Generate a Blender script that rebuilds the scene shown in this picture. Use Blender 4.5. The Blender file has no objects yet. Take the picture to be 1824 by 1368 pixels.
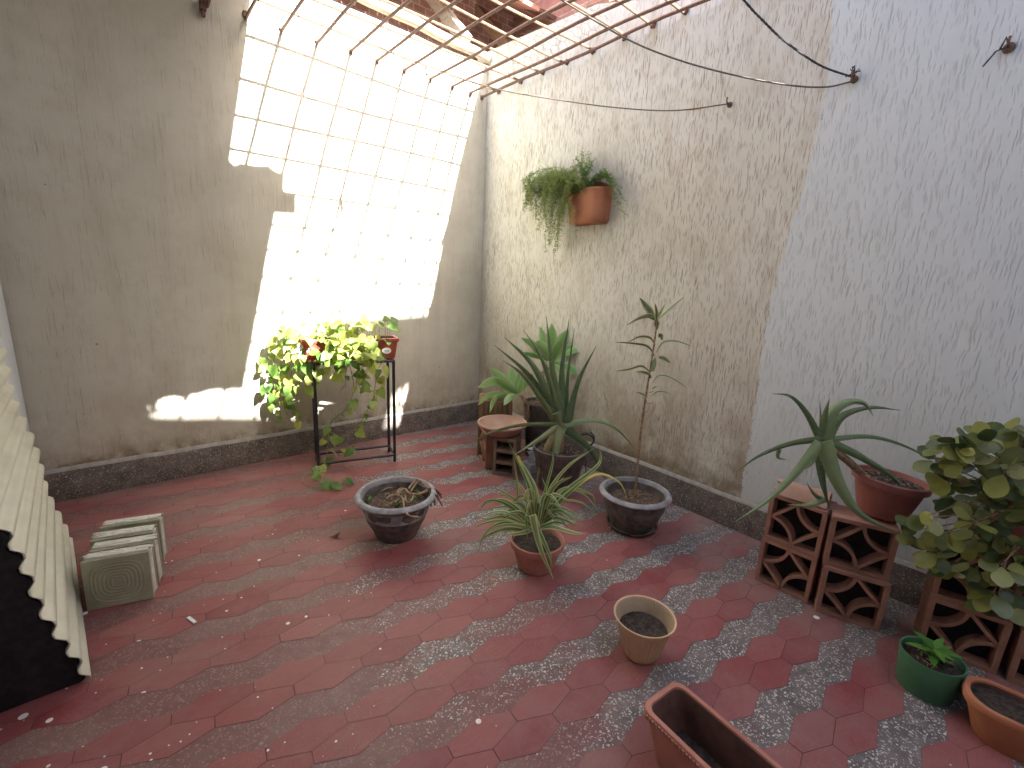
import bpy, bmesh, math, random
from mathutils import Vector, Matrix, Euler, noise
S = bpy.context.scene
COL = S.collection
PI = math.pi
rnd = random.Random(7)

# ---------------------------------------------------------------- camera, sky, sun, exposure
cam_d = bpy.data.cameras.new('camera')
cam = bpy.data.objects.new('camera', cam_d); COL.objects.link(cam)
FPX = 824.42                                   # focal length in photo pixels (photo 1824 wide)
cam_d.sensor_width = 36.0; cam_d.lens = 36.0 * FPX / 1824.0
cam_d.clip_start = 0.02; cam_d.clip_end = 500
cam.rotation_euler = (1.346862, -0.044684, -0.703119)
cam.location = (-2.68839, -3.61398, 1.4)
S.camera = cam
SUN_DIR = Vector((0.262, -1.0, 0.855)).normalized()     # towards the sun
W = bpy.data.worlds.new('World'); S.world = W; W.use_nodes = True
wn = W.node_tree.nodes; wl = W.node_tree.links
sky = wn.new('ShaderNodeTexSky'); sky.sky_type = 'NISHITA'; sky.sun_disc = False
sky.sun_elevation = math.asin(SUN_DIR.z)
sky.sun_rotation = math.atan2(SUN_DIR.x, SUN_DIR.y)
sky.air_density = 1.0; sky.dust_density = 3.0; sky.ozone_density = 0.8
wl.new(sky.outputs[0], wn['Background'].inputs[0]); wn['Background'].inputs[1].default_value = 0.095
sd = bpy.data.lights.new('sun', 'SUN'); sd.energy = 5.0; sd.angle = math.radians(0.55); sd.color = (1.0, 0.98, 0.955)
sun = bpy.data.objects.new('sun', sd); COL.objects.link(sun); sun.location = (3, -10, 9)
sun.rotation_euler = SUN_DIR.to_track_quat('Z', 'Y').to_euler()
S.view_settings.view_transform = 'Standard'; S.view_settings.look = 'None'
S.view_settings.gamma = 1.0; S.view_settings.use_curve_mapping = False
S.view_settings.exposure = 3.1
S.render.engine = 'CYCLES'
S.cycles.max_bounces = 10; S.cycles.diffuse_bounces = 6; S.cycles.caustics_reflective = False; S.cycles.caustics_refractive = False

# ---------------------------------------------------------------- survey helpers
CR = cam.rotation_euler.to_matrix(); CL = cam.location.copy()
def ray(x, y): return CR @ Vector(((x - 912) / FPX, -(y - 684) / FPX, -1.0))
def at(x, y, ax, val):
    """point of the surveyed plane (axis ax = val) seen at photo pixel x, y"""
    d = ray(x, y); t = (val - CL[ax]) / d[ax]
    return CL + d * t
FWD = ray(912, 684); FWD.z = 0; FWD.normalize()
SIDE = Vector((FWD.y, -FWD.x, 0))               # to the right of the view
def onp(x, y, P0, off=0.0):
    d = ray(x, y); n = FWD
    t = ((Vector(P0) + n * off - CL).dot(n)) / d.dot(n)
    return CL + d * t

# ---------------------------------------------------------------- object helpers
def tag(o, label=None, cat=None, group=None, kind=None):
    if label: o['label'] = label
    if cat: o['category'] = cat
    if group: o['group'] = group
    if kind: o['kind'] = kind
    return o
def thing(name, loc, label, cat, group=None, rz=0.0):
    o = bpy.data.objects.new(name, None); COL.objects.link(o)
    o.empty_display_size = 0.05
    o.location = loc; o.rotation_euler = (0, 0, rz)
    return tag(o, label, cat, group)
def copy_tree(o, parent=None):
    c = o.copy(); COL.objects.link(c); c.parent = parent
    for ch in list(o.children): copy_tree(ch, c)
    return c
def catmull(pts, n):
    P = [Vector(p) for p in pts]
    if len(P) == 2:
        return [P[0].lerp(P[1], i / n) for i in range(n + 1)]
    Q = [P[0] * 2 - P[1]] + P + [P[-1] * 2 - P[-2]]
    out = []
    segs = len(P) - 1
    for i in range(n + 1):
        u = i / n * segs; k = min(int(u), segs - 1); t = u - k
        a, b, c, d = Q[k:k + 4]
        out.append(0.5 * ((2 * b) + (c - a) * t + (2 * a - 5 * b + 4 * c - d) * t * t + (3 * b - a - 3 * c + d) * t ** 3))
    return out

class MB:
    def __init__(s): s.v = []; s.f = []; s.m = []; s.t = []
    def add(s, vs, fs, mat=0, tint=0.5):
        b = len(s.v); s.v += [Vector(p) for p in vs]
        for f in fs:
            s.f.append(tuple(b + i for i in f)); s.m.append(mat); s.t.append(tint)
    def box(s, c, d, M=None, mat=0, tint=0.5, taper=None):
        x, y, z = d[0] / 2, d[1] / 2, d[2] / 2
        vs = [Vector((a * x, b * y, e * z)) for e in (-1, 1) for b in (-1, 1) for a in (-1, 1)]
        if taper:
            for i in range(4): vs[i].x *= taper; vs[i].y *= taper
        if M is not None: vs = [M @ p for p in vs]
        vs = [p + Vector(c) for p in vs]
        s.add(vs, [(0, 2, 3, 1), (4, 5, 7, 6), (0, 1, 5, 4), (2, 6, 7, 3), (0, 4, 6, 2), (1, 3, 7, 5)], mat, tint)
    def tube(s, pts, r, n=8, mat=0, tint=0.5, cap=True):
        P = [Vector(p) for p in pts]; k = len(P)
        rr = r if isinstance(r, (list, tuple)) else [r] * k
        t0 = (P[1] - P[0]).normalized()
        up = Vector((0, 0, 1)) if abs(t0.z) < 0.9 else Vector((1, 0, 0))
        sd_ = t0.cross(up).normalized()
        vs = []
        for i in range(k):
            t = (P[min(i + 1, k - 1)] - P[max(i - 1, 0)])
            t = t.normalized() if t.length > 1e-9 else t0
            sd_ = (sd_ - t * sd_.dot(t)); sd_.normalize(); u = sd_.cross(t)
            for j in range(n):
                a = 2 * PI * j / n
                vs.append(P[i] + (sd_ * math.cos(a) + u * math.sin(a)) * rr[i])
        fs = [(i * n + j, i * n + (j + 1) % n, (i + 1) * n + (j + 1) % n, (i + 1) * n + j) for i in range(k - 1) for j in range(n)]
        if cap: fs += [tuple(range(n - 1, -1, -1)), tuple((k - 1) * n + j for j in range(n))]
        s.add(vs, fs, mat, tint)
    def lathe(s, prof, c=(0, 0, 0), n=48, mat=0, rib=None, tint=0.5, caps=True, sx=1.0):
        vs = []; k = len(prof); c = Vector(c)
        for i, (r, z) in enumerate(prof):
            for j in range(n):
                a = 2 * PI * j / n
                q = r * (1 + (rib(a, i) if rib else 0))
                vs.append(c + Vector((q * math.cos(a) * sx, q * math.sin(a), z)))
        fs = [(i * n + j, i * n + (j + 1) % n, (i + 1) * n + (j + 1) % n, (i + 1) * n + j) for i in range(k - 1) for j in range(n)]
        if caps and prof[0][0] > 1e-5: fs.append(tuple(range(n - 1, -1, -1)))
        if caps and prof[-1][0] > 1e-5: fs.append(tuple((k - 1) * n + j for j in range(n)))
        s.add(vs, fs, mat, tint)
    def prism(s, poly, z0, z1, mat=0, tint=0.5, M=None):
        """poly: list of (x, y), counter-clockwise"""
        n = len(poly)
        vs = [Vector((p[0], p[1], z0)) for p in poly] + [Vector((p[0], p[1], z1)) for p in poly]
        if M is not None: vs = [M @ p for p in vs]
        fs = [tuple(range(n - 1, -1, -1)), tuple(range(n, 2 * n))] + [(i, (i + 1) % n, n + (i + 1) % n, n + i) for i in range(n)]
        s.add(vs, fs, mat, tint)
    def blade(s, pts, w, side=None, roll=0.0, thick=0.0, fold=0.15, n=14, mat=0, tint=0.5, teeth=0.0, wf=None, edge_mat=None, ref=None):
        """a leaf along pts: w = full width at its widest; thick > 0 gives a fleshy crescent section"""
        C = catmull(pts, n)
        base_len = sum((C[i + 1] - C[i]).length for i in range(n))
        rows = []
        for i in range(n + 1):
            u = i / n
            t = (C[min(i + 1, n)] - C[max(i - 1, 0)]).normalized()
            if side is None:
                view = (C[i] - CL).normalized() if ref is None else ref
                sd_ = t.cross(view); sd_ = sd_.normalized() if sd_.length > 1e-4 else SIDE.copy()
                nn = sd_.cross(t).normalized()
                a = math.radians(roll); sd_ = sd_ * math.cos(a) + nn * math.sin(a); nn = sd_.cross(t).normalized()
            else:
                sd_ = Vector(side); sd_ = (sd_ - t * sd_.dot(t)).normalized(); nn = sd_.cross(t).normalized()
            ww = w * (wf(u) if wf else 1.0) / 2
            rows.append((C[i], sd_, nn, ww, u))
        vs = []; fs = []; mats = []
        if thick > 0:
            k = 8
            for (c, sd_, nn, ww, u) in rows:
                th = thick * max(0.12, (1 - u) ** 0.7)
                sec = [(-1, 0.0), (-.5, -.42), (0, -.6), (.5, -.42), (1, 0.0), (.5, .02), (0, -.08), (-.5, .02)]
                for (a, b) in sec: vs.append(c + sd_ * (a * ww) + nn * (b * th * (1 if abs(a) < 1 else 0)))
            for i in range(n):
                for j in range(k):
                    fs.append((i * k + j, i * k + (j + 1) % k, (i + 1) * k + (j + 1) % k, (i + 1) * k + j))
            fs.append(tuple(range(k - 1, -1, -1))); fs.append(tuple(n * k + j for j in range(k)))
            s.add(vs, fs, mat, tint)
        else:
            xs = (-1, -.6, 0, .6, 1) if edge_mat is not None else (-1, -.5, 0, .5, 1)
            for (c, sd_, nn, ww, u) in rows:
                for a in xs: vs.append(c + sd_ * (a * ww) + nn * (abs(a) * ww * fold))
            b = len(s.v); s.v += vs
            for i in range(n):
                for j in range(4):
                    s.f.append((b + i * 5 + j, b + i * 5 + j + 1, b + (i + 1) * 5 + j + 1, b + (i + 1) * 5 + j))
                    s.m.append(edge_mat if (edge_mat is not None and j in (0, 3)) else mat); s.t.append(tint)
        if teeth > 0:
            m = max(6, int(base_len / 0.016))
            for q in range(1, m):
                u = q / m; i = min(int(u * n), n - 1); fr = u * n - i
                c = rows[i][0].lerp(rows[i + 1][0], fr); ww = rows[i][3] * (1 - fr) + rows[i + 1][3] * fr
                t = (rows[i + 1][0] - rows[i][0]).normalized()
                for sg in (-1, 1):
                    e = c + rows[i][1] * (sg * ww * .98); L = teeth * (1.0 - .5 * u)
                    s.add([e - t * L * .5, e + t * L * .5, e + rows[i][2] * L * .3, e + rows[i][1] * sg * L + t * L * .5],
                          [(0, 1, 3), (1, 2, 3), (2, 0, 3)], edge_mat if edge_mat is not None else mat, tint)
    def leaf(s, p, d, nrm, L, w, shape='heart', mat=0, tint=0.5, curl=0.15):
        """a flat broad leaf: from p along d, facing nrm"""
        d = Vector(d).normalized(); nrm = Vector(nrm); nrm = nrm - d * nrm.dot(d)
        nrm = nrm.normalized() if nrm.length > 1e-4 else d.orthogonal().normalized()
        sd_ = d.cross(nrm)
        if shape == 'heart': prof = [(-.10, .32), (-.02, .44), (.15, .5), (.35, .46), (.55, .36), (.75, .22), (.9, .09), (1, 0.005)]
        elif shape == 'oval': prof = [(0, .03), (.1, .16), (.25, .33), (.45, .47), (.62, .5), (.78, .43), (.92, .25), (1, .06)]
        else: prof = [(0, .03), (.15, .3), (.4, .5), (.65, .4), (.85, .2), (1, .01)]
        vs = []; fs = []
        for i, (u, h) in enumerate(prof):
            bend = -curl * L * max(u, 0) ** 2
            mid = p + d * (max(u, 0) * L if shape == 'heart' else u * L) + nrm * bend
            e = p + d * (u * L) + nrm * (bend + curl * .5 * w * h)
            vs += [e - sd_ * (h * w), mid.lerp(e, .5) - sd_ * (h * w * .5), mid, mid.lerp(e, .5) + sd_ * (h * w * .5), e + sd_ * (h * w)]
        for i in range(len(prof) - 1):
            for j in range(4): fs.append((i * 5 + j, i * 5 + j + 1, (i + 1) * 5 + j + 1, (i + 1) * 5 + j))
        s.add(vs, fs, mat, tint)
    def build(s, name, mats, parent=None, smooth=True, bevel=0.0, local=False, sharp=40):
        me = bpy.data.meshes.new(name)
        off = Vector((0, 0, 0)); inv = None
        if parent is not None and not local:
            M = Matrix.Identity(4); p = parent
            while p is not None:
                M = Matrix.LocRotScale(p.location, p.rotation_euler, p.scale) @ M; p = p.parent
            inv = M.inverted()
        vs = [(inv @ v if inv is not None else v) for v in s.v]
        me.from_pydata([tuple(v) for v in vs], [], s.f)
        for m in (mats if isinstance(mats, (list, tuple)) else [mats]): me.materials.append(m)
        me.polygons.foreach_set('material_index', s.m)
        if smooth: me.polygons.foreach_set('use_smooth', [True] * len(s.f))
        ca = me.attributes.new('tint', 'FLOAT', 'FACE'); ca.data.foreach_set('value', s.t)
        me.update()
        o = bpy.data.objects.new(name, me); COL.objects.link(o)
        if bevel > 0:
            bm = bmesh.new(); bm.from_mesh(me)
            bmesh.ops.remove_doubles(bm, verts=bm.verts, dist=1e-5)
            ed = [e for e in bm.edges if len(e.link_faces) == 2 and e.calc_face_angle(0) > math.radians(50)]
            bmesh.ops.bevel(bm, geom=ed, offset=bevel, segments=2, affect='EDGES', profile=.6)
            bm.to_mesh(me); bm.free()
        if smooth and sharp:
            try: me.set_sharp_from_angle(angle=math.radians(sharp))
            except Exception: pass
        if parent is not None: o.parent = parent
        return o

# ---------------------------------------------------------------- material helpers
class NT:
    def __init__(s, name):
        s.m = bpy.data.materials.new(name); s.m.use_nodes = True
        s.n = s.m.node_tree.nodes; s.l = s.m.node_tree.links
        s.p = s.n['Principled BSDF']; s.out = s.n['Material Output']
    def node(s, t, **kw):
        q = s.n.new(t)
        for k, v in kw.items(): setattr(q, k, v)
        return q
    def coord(s, scale=(1, 1, 1), kind='Object', loc=(0, 0, 0), rot=(0, 0, 0)):
        tc = s.node('ShaderNodeTexCoord'); mp = s.node('ShaderNodeMapping')
        mp.inputs['Scale'].default_value = scale; mp.inputs['Location'].default_value = loc; mp.inputs['Rotation'].default_value = rot
        s.l.new(tc.outputs[kind], mp.inputs[0]); return mp.outputs[0]
    def noise(s, vec, scale, detail=6, rough=.6, dist=0.0):
        q = s.node('ShaderNodeTexNoise'); s.l.new(vec, q.inputs['Vector'])
        q.inputs['Scale'].default_value = scale; q.inputs['Detail'].default_value = detail
        q.inputs['Roughness'].default_value = rough; q.inputs['Distortion'].default_value = dist
        return q.outputs['Fac']
    def ramp(s, fac, stops, interp='LINEAR'):
        q = s.node('ShaderNodeValToRGB'); q.color_ramp.interpolation = interp
        e = q.color_ramp.elements
        while len(e) < len(stops): e.new(.5)
        for i, (p, c) in enumerate(stops):
            e[i].position = p; e[i].color = (c, c, c, 1) if isinstance(c, (int, float)) else (*c, 1)
        s.l.new(fac, q.inputs[0]); return q.outputs[0]
    def mix(s, fac, a, b, mode='MIX'):
        q = s.node('ShaderNodeMix', data_type='RGBA', blend_type=mode)
        for i, v in ((0, fac), (6, a), (7, b)):
            if isinstance(v, (int, float)): q.inputs[i].default_value = v
            elif isinstance(v, tuple): q.inputs[i].default_value = (*v, 1)
            else: s.l.new(v, q.inputs[i])
        return q.outputs[2]
    def math(s, op, a, b=0.0, clamp=False):
        q = s.node('ShaderNodeMath', operation=op, use_clamp=clamp)
        for i, v in ((0, a), (1, b)):
            if isinstance(v, (int, float)): q.inputs[i].default_value = v
            else: s.l.new(v, q.inputs[i])
        return q.outputs[0]
    def sep(s, vec):
        q = s.node('ShaderNodeSeparateXYZ'); s.l.new(vec, q.inputs[0]); return q.outputs
    def attr(s, name='tint'):
        q = s.node('ShaderNodeAttribute'); q.attribute_name = name; return q.outputs['Fac']
    def bump(s, h, strength=.4, dist=.004, prev=None):
        q = s.node('ShaderNodeBump'); q.inputs['Strength'].default_value = strength; q.inputs['Distance'].default_value = dist
        s.l.new(h, q.inputs['Height'])
        if prev is not None: s.l.new(prev, q.inputs['Normal'])
        return q.outputs[0]
    def done(s, col=None, rough=.6, normal=None, spec=.4, metal=0.0, trans=0.0):
        for k, v in (('Base Color', col), ('Roughness', rough), ('Normal', normal), ('Specular IOR Level', spec), ('Metallic', metal)):
            if v is None: continue
            if isinstance(v, (int, float)): s.p.inputs[k].default_value = v
            elif isinstance(v, tuple): s.p.inputs[k].default_value = (*v, 1)
            else: s.l.new(v, s.p.inputs[k])
        if trans > 0:
            tr = s.node('ShaderNodeBsdfTranslucent'); mx = s.node('ShaderNodeMixShader'); mx.inputs[0].default_value = trans
            if isinstance(col, tuple): tr.inputs[0].default_value = (*col, 1)
            else: s.l.new(col, tr.inputs[0])
            s.l.new(s.p.outputs[0], mx.inputs[1]); s.l.new(tr.outputs[0], mx.inputs[2]); s.l.new(mx.outputs[0], s.out.inputs[0])
        return s.m

def simple(name, c1, c2, scale=20, rough=.6, bump=.2, bd=.002, spec=.35, metal=0.0, detail=5, stretch=(1, 1, 1), dirt=None):
    t = NT(name); v = t.coord(stretch)
    f = t.noise(v, scale, detail)
    col = t.mix(t.ramp(f, [(.35, 0.0), (.68, 1.0)]), c1, c2)
    if dirt:
        g = t.noise(v, scale * .27, 7, .65)
        col = t.mix(t.ramp(g, [(.5, 0.0), (.66, .85)]), col, dirt)
    return t.done(col, rough, t.bump(f, bump, bd), spec, metal)
def leafmat(name, ca, cb, trans=.25, rough=.42, scale=60, spec=.4, stretch=(1, 1, 1)):
    """leaf colour runs between ca and cb with each leaf's own tint"""
    t = NT(name); v = t.coord(stretch); f = t.noise(v, scale, 4)
    tt = t.math('ADD', t.attr(), t.math('MULTIPLY', t.math('SUBTRACT', f, .5), .7), True)
    col = t.mix(tt, ca, cb)
    return t.done(col, rough, t.bump(f, .15, .001), spec, 0.0, trans)

# ---------------------------------------------------------------- materials of the setting
def wall_cream():
    t = NT('cream_stucco'); v = t.coord()
    gv = t.coord((75, 1, 5.0)); g = t.noise(gv, 1.0, 3, .55, .3)          # combed strokes
    fine = t.noise(v, 130, 3)
    big = t.noise(v, 1.1, 6, .6); mid = t.noise(v, 5.0, 7, .7)
    z = t.sep(v)[2]
    col = t.mix(t.ramp(big, [(.35, 0.0), (.65, 1.0)]), (.53, .505, .415), (.61, .59, .50))
    col = t.mix(t.math('MULTIPLY', t.ramp(mid, [(.45, 0.0), (.75, 1.0)]), .45), col, (.40, .35, .26))
    drip = t.ramp(t.noise(t.coord((5.5, 1, .45)), 1.0, 6, .65), [(.50, 0.0), (.70, 1.0)])
    col = t.mix(t.math('MULTIPLY', drip, .28), col, (.36, .33, .26))
    # rising damp and grime above the skirting
    low = t.math('SUBTRACT', 1.0, t.math('MULTIPLY', t.math('SUBTRACT', z, .19), 1.9), True)
    damp = t.math('MULTIPLY', low, t.ramp(t.noise(v, 3.2, 8, .7), [(.38, 0.0), (.62, 1.0)]))
    col = t.mix(t.math('MULTIPLY', damp, .75), col, (.30, .23, .15))
    very = t.math('SUBTRACT', 1.0, t.math('MULTIPLY', t.math('SUBTRACT', z, .185), 9.0), True)
    col = t.mix(t.math('MULTIPLY', very, t.ramp(t.noise(v, 9, 8, .7), [(.42, 0.0), (.6, .9)])), col, (.13, .095, .06))
    sp = t.node('ShaderNodeTexVoronoi'); t.l.new(t.coord((1, 1, 1)), sp.inputs['Vector']); sp.inputs['Scale'].default_value = 9
    spot = t.math('MULTIPLY', t.math('LESS_THAN', sp.outputs['Distance'], .06), t.math('GREATER_THAN', t.sep(sp.outputs['Color'])[0], .86))
    col = t.mix(t.math('MULTIPLY', spot, .65), col, (.17, .14, .10))
    st = t.math('MULTIPLY', t.ramp(g, [(.56, 0.0), (.62, 1.0)]), t.ramp(mid, [(.42, .15), (.62, 1.0)]))
    h = t.math('ADD', t.math('MULTIPLY', st, .7), t.math('MULTIPLY', fine, .35))
    col = t.mix(t.math('MULTIPLY', st, .10), col, (.35, .30, .22))
    return t.done(col, .85, t.bump(h, .7, .006), .2)

BOUND = [(-2.636, 2.722), (-2.678, 2.41), (-2.676, 2.243), (-2.665, 1.995), (-2.64, 1.76), (-2.605, 1.481), (-2.591, 1.213), (-2.596, .902), (-2.606, .642), (-2.606, .19)]
def wall_two_tone():
    t = NT('combed_stucco_half_painted'); v = t.coord(); x, y, z = t.sep(v)
    gv = t.coord((1, 78, 5.0)); g = t.noise(gv, 1.0, 1.2, .5, .12)
    gv2 = t.coord((1, 125, 10), loc=(3, 1, 7)); g2 = t.noise(gv2, 1.0, 1.2, .5, .12)
    patch = t.ramp(t.noise(v, 3.2, 5, .6), [(.40, 0.0), (.60, 1.0)])
    fine = t.noise(v, 120, 3)
    # painted boundary y(z)
    cv = t.node('ShaderNodeFloatCurve'); c = cv.mapping.curves[0]
    pts = sorted([(b[1] / 3.3, (b[0] + 3) * 1.0) for b in BOUND] + [(0.0, .394), (1.0, .40)])
    c.points[0].location = pts[0]; c.points[1].location = pts[-1]
    for p in pts[1:-1]: c.points.new(*p)
    cv.mapping.update()
    t.l.new(t.math('DIVIDE', z, 3.3), cv.inputs['Value'])
    edge = t.math('SUBTRACT', cv.outputs[0], 3.0)
    wob = t.math('ADD', t.math('MULTIPLY', t.math('SUBTRACT', t.noise(v, 60, 4, .75), .5), .075), t.math('ADD', t.math('MULTIPLY', t.math('SUBTRACT', t.noise(t.coord((1, 1, .45)), 18, 6, .75), .5), .09), t.math('MULTIPLY', t.math('SUBTRACT', g, .5), .035)))
    white = t.math('LESS_THAN', t.math('ADD', y, wob), edge)
    big = t.noise(v, 1.3, 6, .6); mid = t.noise(t.coord((1, 2.5, 1)), 4.0, 7, .7)
    bei = t.mix(t.ramp(big, [(.36, 0.0), (.64, 1.0)]), (.58, .555, .465), (.68, .66, .58))
    hi = t.math('MULTIPLY', t.math('SUBTRACT', z, 1.9), .9, True)
    bei = t.mix(t.math('MULTIPLY', hi, t.ramp(big, [(.3, .3), (.6, 1.0)])), bei, (.73, .72, .67))
    bei = t.mix(t.math('MULTIPLY', t.ramp(mid, [(.48, 0.0), (.75, 1.0)]), .5), bei, (.36, .27, .17))
    low = t.math('SUBTRACT', 1.0, t.math('MULTIPLY', t.math('SUBTRACT', z, .19), 1.15), True)
    damp = t.math('MULTIPLY', low, t.ramp(t.noise(v, 3.6, 8, .7), [(.32, 0.0), (.56, 1.0)]))
    bei = t.mix(t.math('MULTIPLY', damp, .85), bei, (.25, .175, .10))
    very = t.math('SUBTRACT', 1.0, t.math('MULTIPLY', t.math('SUBTRACT', z, .19), 7.0), True)
    bei = t.mix(t.math('MULTIPLY', very, t.ramp(t.noise(v, 8, 8, .7), [(.40, 0.0), (.6, .8)])), bei, (.15, .11, .07))
    whi = t.mix(t.ramp(mid, [(.4, 0.0), (.75, 1.0)]), (.68, .72, .72), (.61, .65, .655))
    whi = t.mix(t.math('MULTIPLY', low, .35), whi, (.48, .48, .46))
    col = t.mix(white, bei, whi)
    wx = t.math('MULTIPLY', t.math('SUBTRACT', t.noise(t.coord((1, 9, 9), loc=(2, 0, 5)), 1.0, 3, .6), .5), .028)
    def dashes(fy, fz, r0, r1, off):
        cb = t.node('ShaderNodeCombineXYZ')
        t.l.new(t.math('ADD', t.math('MULTIPLY', t.math('ADD', y, wx), fy), off), cb.inputs[0]); t.l.new(t.math('MULTIPLY', z, fz), cb.inputs[1])
        q = t.node('ShaderNodeTexVoronoi', voronoi_dimensions='2D'); q.inputs['Scale'].default_value = 1.0; q.inputs['Randomness'].default_value = 1.0
        t.l.new(cb.outputs[0], q.inputs['Vector'])
        rr = t.math('ADD', t.math('MULTIPLY', t.sep(q.outputs['Color'])[0], r1), r0)
        return t.math('DIVIDE', t.math('SUBTRACT', rr, q.outputs['Distance']), t.math('MULTIPLY', rr, .55), True)
    st = t.math('MAXIMUM', t.math('MAXIMUM', dashes(52, 2.3, .05, .09, 0.0), dashes(74, 4.2, .07, .11, 3.3)), t.math('MAXIMUM', dashes(42, 1.5, .04, .07, 7.7), dashes(96, 8.0, .08, .14, 1.9)))
    st = t.math('MULTIPLY', st, t.math('ADD', t.math('MULTIPLY', patch, .6), .4))
    dirt = t.math('MULTIPLY', st, t.math('SUBTRACT', .62, t.math('MULTIPLY', white, .42)))
    col = t.mix(dirt, col, (.20, .14, .08))
    h = t.math('ADD', t.math('MULTIPLY', st, -1.0), t.math('MULTIPLY', fine, .22))
    return t.done(col, .8, t.bump(h, .75, .005), .25)

def terrazzo(name, red=True, base=(.105, .090, .086), chip=(.66, .645, .61), scale=105, dens=.78):
    t = NT(name); v = t.coord(); x, y, z = t.sep(v)
    dv = t.mix(.035, v, t.node('ShaderNodeTexNoise').outputs['Color']) if False else v
    vo = t.node('ShaderNodeTexVoronoi'); vo.inputs['Scale'].default_value = scale; vo.inputs['Randomness'].default_value = 1.0
    wv = t.node('ShaderNodeVectorMath', operation='ADD'); nz = t.node('ShaderNodeTexNoise'); nz.inputs['Scale'].default_value = 60; nz.inputs['Detail'].default_value = 3
    t.l.new(v, nz.inputs['Vector']); sc = t.node('ShaderNodeVectorMath', operation='SCALE'); sc.inputs['Scale'].default_value = .026
    t.l.new(nz.outputs['Color'], sc.inputs[0]); t.l.new(v, wv.inputs[0]); t.l.new(sc.outputs[0], wv.inputs[1]); t.l.new(wv.outputs[0], vo.inputs['Vector'])
    r = t.sep(vo.outputs['Color'])
    chipm = t.math('MULTIPLY', t.math('LESS_THAN', vo.outputs['Distance'], t.math('ADD', .22, t.math('MULTIPLY', r[2], .26))), t.math('LESS_THAN', r[0], dens))
    bc = t.mix(t.ramp(t.noise(v, 14, 6), [(.35, 0.0), (.65, 1.0)]), base, tuple(q * 1.9 for q in base))
    cc = t.mix(r[1], chip, tuple(q * .62 for q in chip))
    col = t.mix(chipm, bc, cc)
    h = t.math('MULTIPLY', chipm, .6)
    if red:
        # old red floor paint worn off the chips
        n = t.noise(v, 2.3, 7, .66); n2 = t.noise(v, 55, 4)
        gx = t.math('MULTIPLY', t.math('SUBTRACT', -1.05, x), .30)
        gy = t.math('MULTIPLY', t.math('ADD', y, 1.6), .06)
        pm = t.math('ADD', t.math('ADD', n, gx), t.math('ADD', gy, t.math('MULTIPLY', t.math('SUBTRACT', n2, .5), .35)))
        pm = t.math('SUBTRACT', pm, t.math('MULTIPLY', chipm, .09))
        paint = t.ramp(pm, [(.55, 0.0), (.66, 1.0)])
        rc = t.mix(t.noise(v, 30, 5), (.13, .050, .048), (.25, .098, .090))
        col = t.mix(t.math('MULTIPLY', paint, .80), col, rc)
        dust = t.ramp(t.noise(v, 1.7, 6, .6), [(.45, 0.0), (.7, .5)])
        col = t.mix(dust, col, (.24, .19, .165))
    return t.done(col, t.ramp(t.noise(v, 20, 4), [(.3, .38), (.7, .62)]), t.bump(h, .5, .0025), .4)

def red_tile():
    t = NT('red_cement_tile'); v = t.coord(); x, y, z = t.sep(v)
    tt = t.attr(); n = t.noise(v, 4.5, 7, .66); n2 = t.noise(t.coord((1, 3, 1), rot=(0, 0, .5)), 26, 5, .6)
    col = t.mix(tt, (.200, .040, .046), (.268, .080, .077))
    col = t.mix(t.ramp(n, [(.40, 0.0), (.70, .7)]), col, (.30, .125, .115))
    col = t.mix(t.math('MULTIPLY', t.ramp(n2, [(.45, 0.0), (.75, 1.0)]), .35), col, (.16, .045, .050))
    # grey foot dust, thick by the walls
    dw = t.math('MAXIMUM', t.math('ADD', 1.25, t.math('MULTIPLY', x, 1.5)), t.math('MULTIPLY', t.math('ADD', 1.0, t.math('MULTIPLY', y, 1.3)), .75))
    dw = t.math('MAXIMUM', dw, 0.0)
    d = t.math('ADD', t.ramp(t.noise(v, 1.9, 8, .68), [(.48, 0.0), (.74, .50)]), t.math('MULTIPLY', dw, t.ramp(t.noise(v, 3.3, 7, .66), [(.36, 0.0), (.62, .8)])), True)
    col = t.mix(d, col, (.27, .20, .175))
    sp_ = t.ramp(t.noise(v, 150, 2), [(.60, 0.0), (.68, .5)])
    col = t.mix(t.math('MULTIPLY', sp_, t.ramp(t.noise(v, 2.7, 4), [(.4, .1), (.65, 1.0)])), col, (.33, .26, .23))
    # drops of white wall paint by the panel
    vo = t.node('ShaderNodeTexVoronoi'); t.l.new(v, vo.inputs['Vector']); vo.inputs['Scale'].default_value = 17
    r = t.sep(vo.outputs['Color'])
    rad = t.math('MULTIPLY', t.math('POWER', r[1], 3.0), .20)
    rad = t.math('ADD', rad, .05)
    ax = t.math('ADD', t.math('MULTIPLY', x, -.62), -1.06)
    dens = t.math('ADD', t.math('MULTIPLY', t.math('MAXIMUM', ax, 0.0), .75), .02)
    dens = t.math('MULTIPLY', dens, t.math('LESS_THAN', y, -.9))
    drop = t.math('MULTIPLY', t.math('LESS_THAN', vo.outputs['Distance'], rad), t.math('LESS_THAN', r[0], dens))
    v2 = t.node('ShaderNodeTexVoronoi'); t.l.new(v, v2.inputs['Vector']); v2.inputs['Scale'].default_value = 41
    q2 = t.sep(v2.outputs['Color'])
    drop = t.math('MAXIMUM', drop, t.math('MULTIPLY', t.math('LESS_THAN', v2.outputs['Distance'], t.math('ADD', t.math('MULTIPLY', q2[1], .12), .05)), t.math('LESS_THAN', q2[0], t.math('MULTIPLY', dens, .55))))
    col = t.mix(drop, col, (.74, .72, .70))
    rg = t.math('ADD', t.ramp(n, [(.3, .42), (.7, .66)]), t.math('MULTIPLY', d, .22))
    return t.done(col, rg, t.bump(t.math('ADD', t.noise(v, 7, 5), t.math('MULTIPLY', t.noise(v, 60, 3), .12)), .2, .004), .45)

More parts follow.
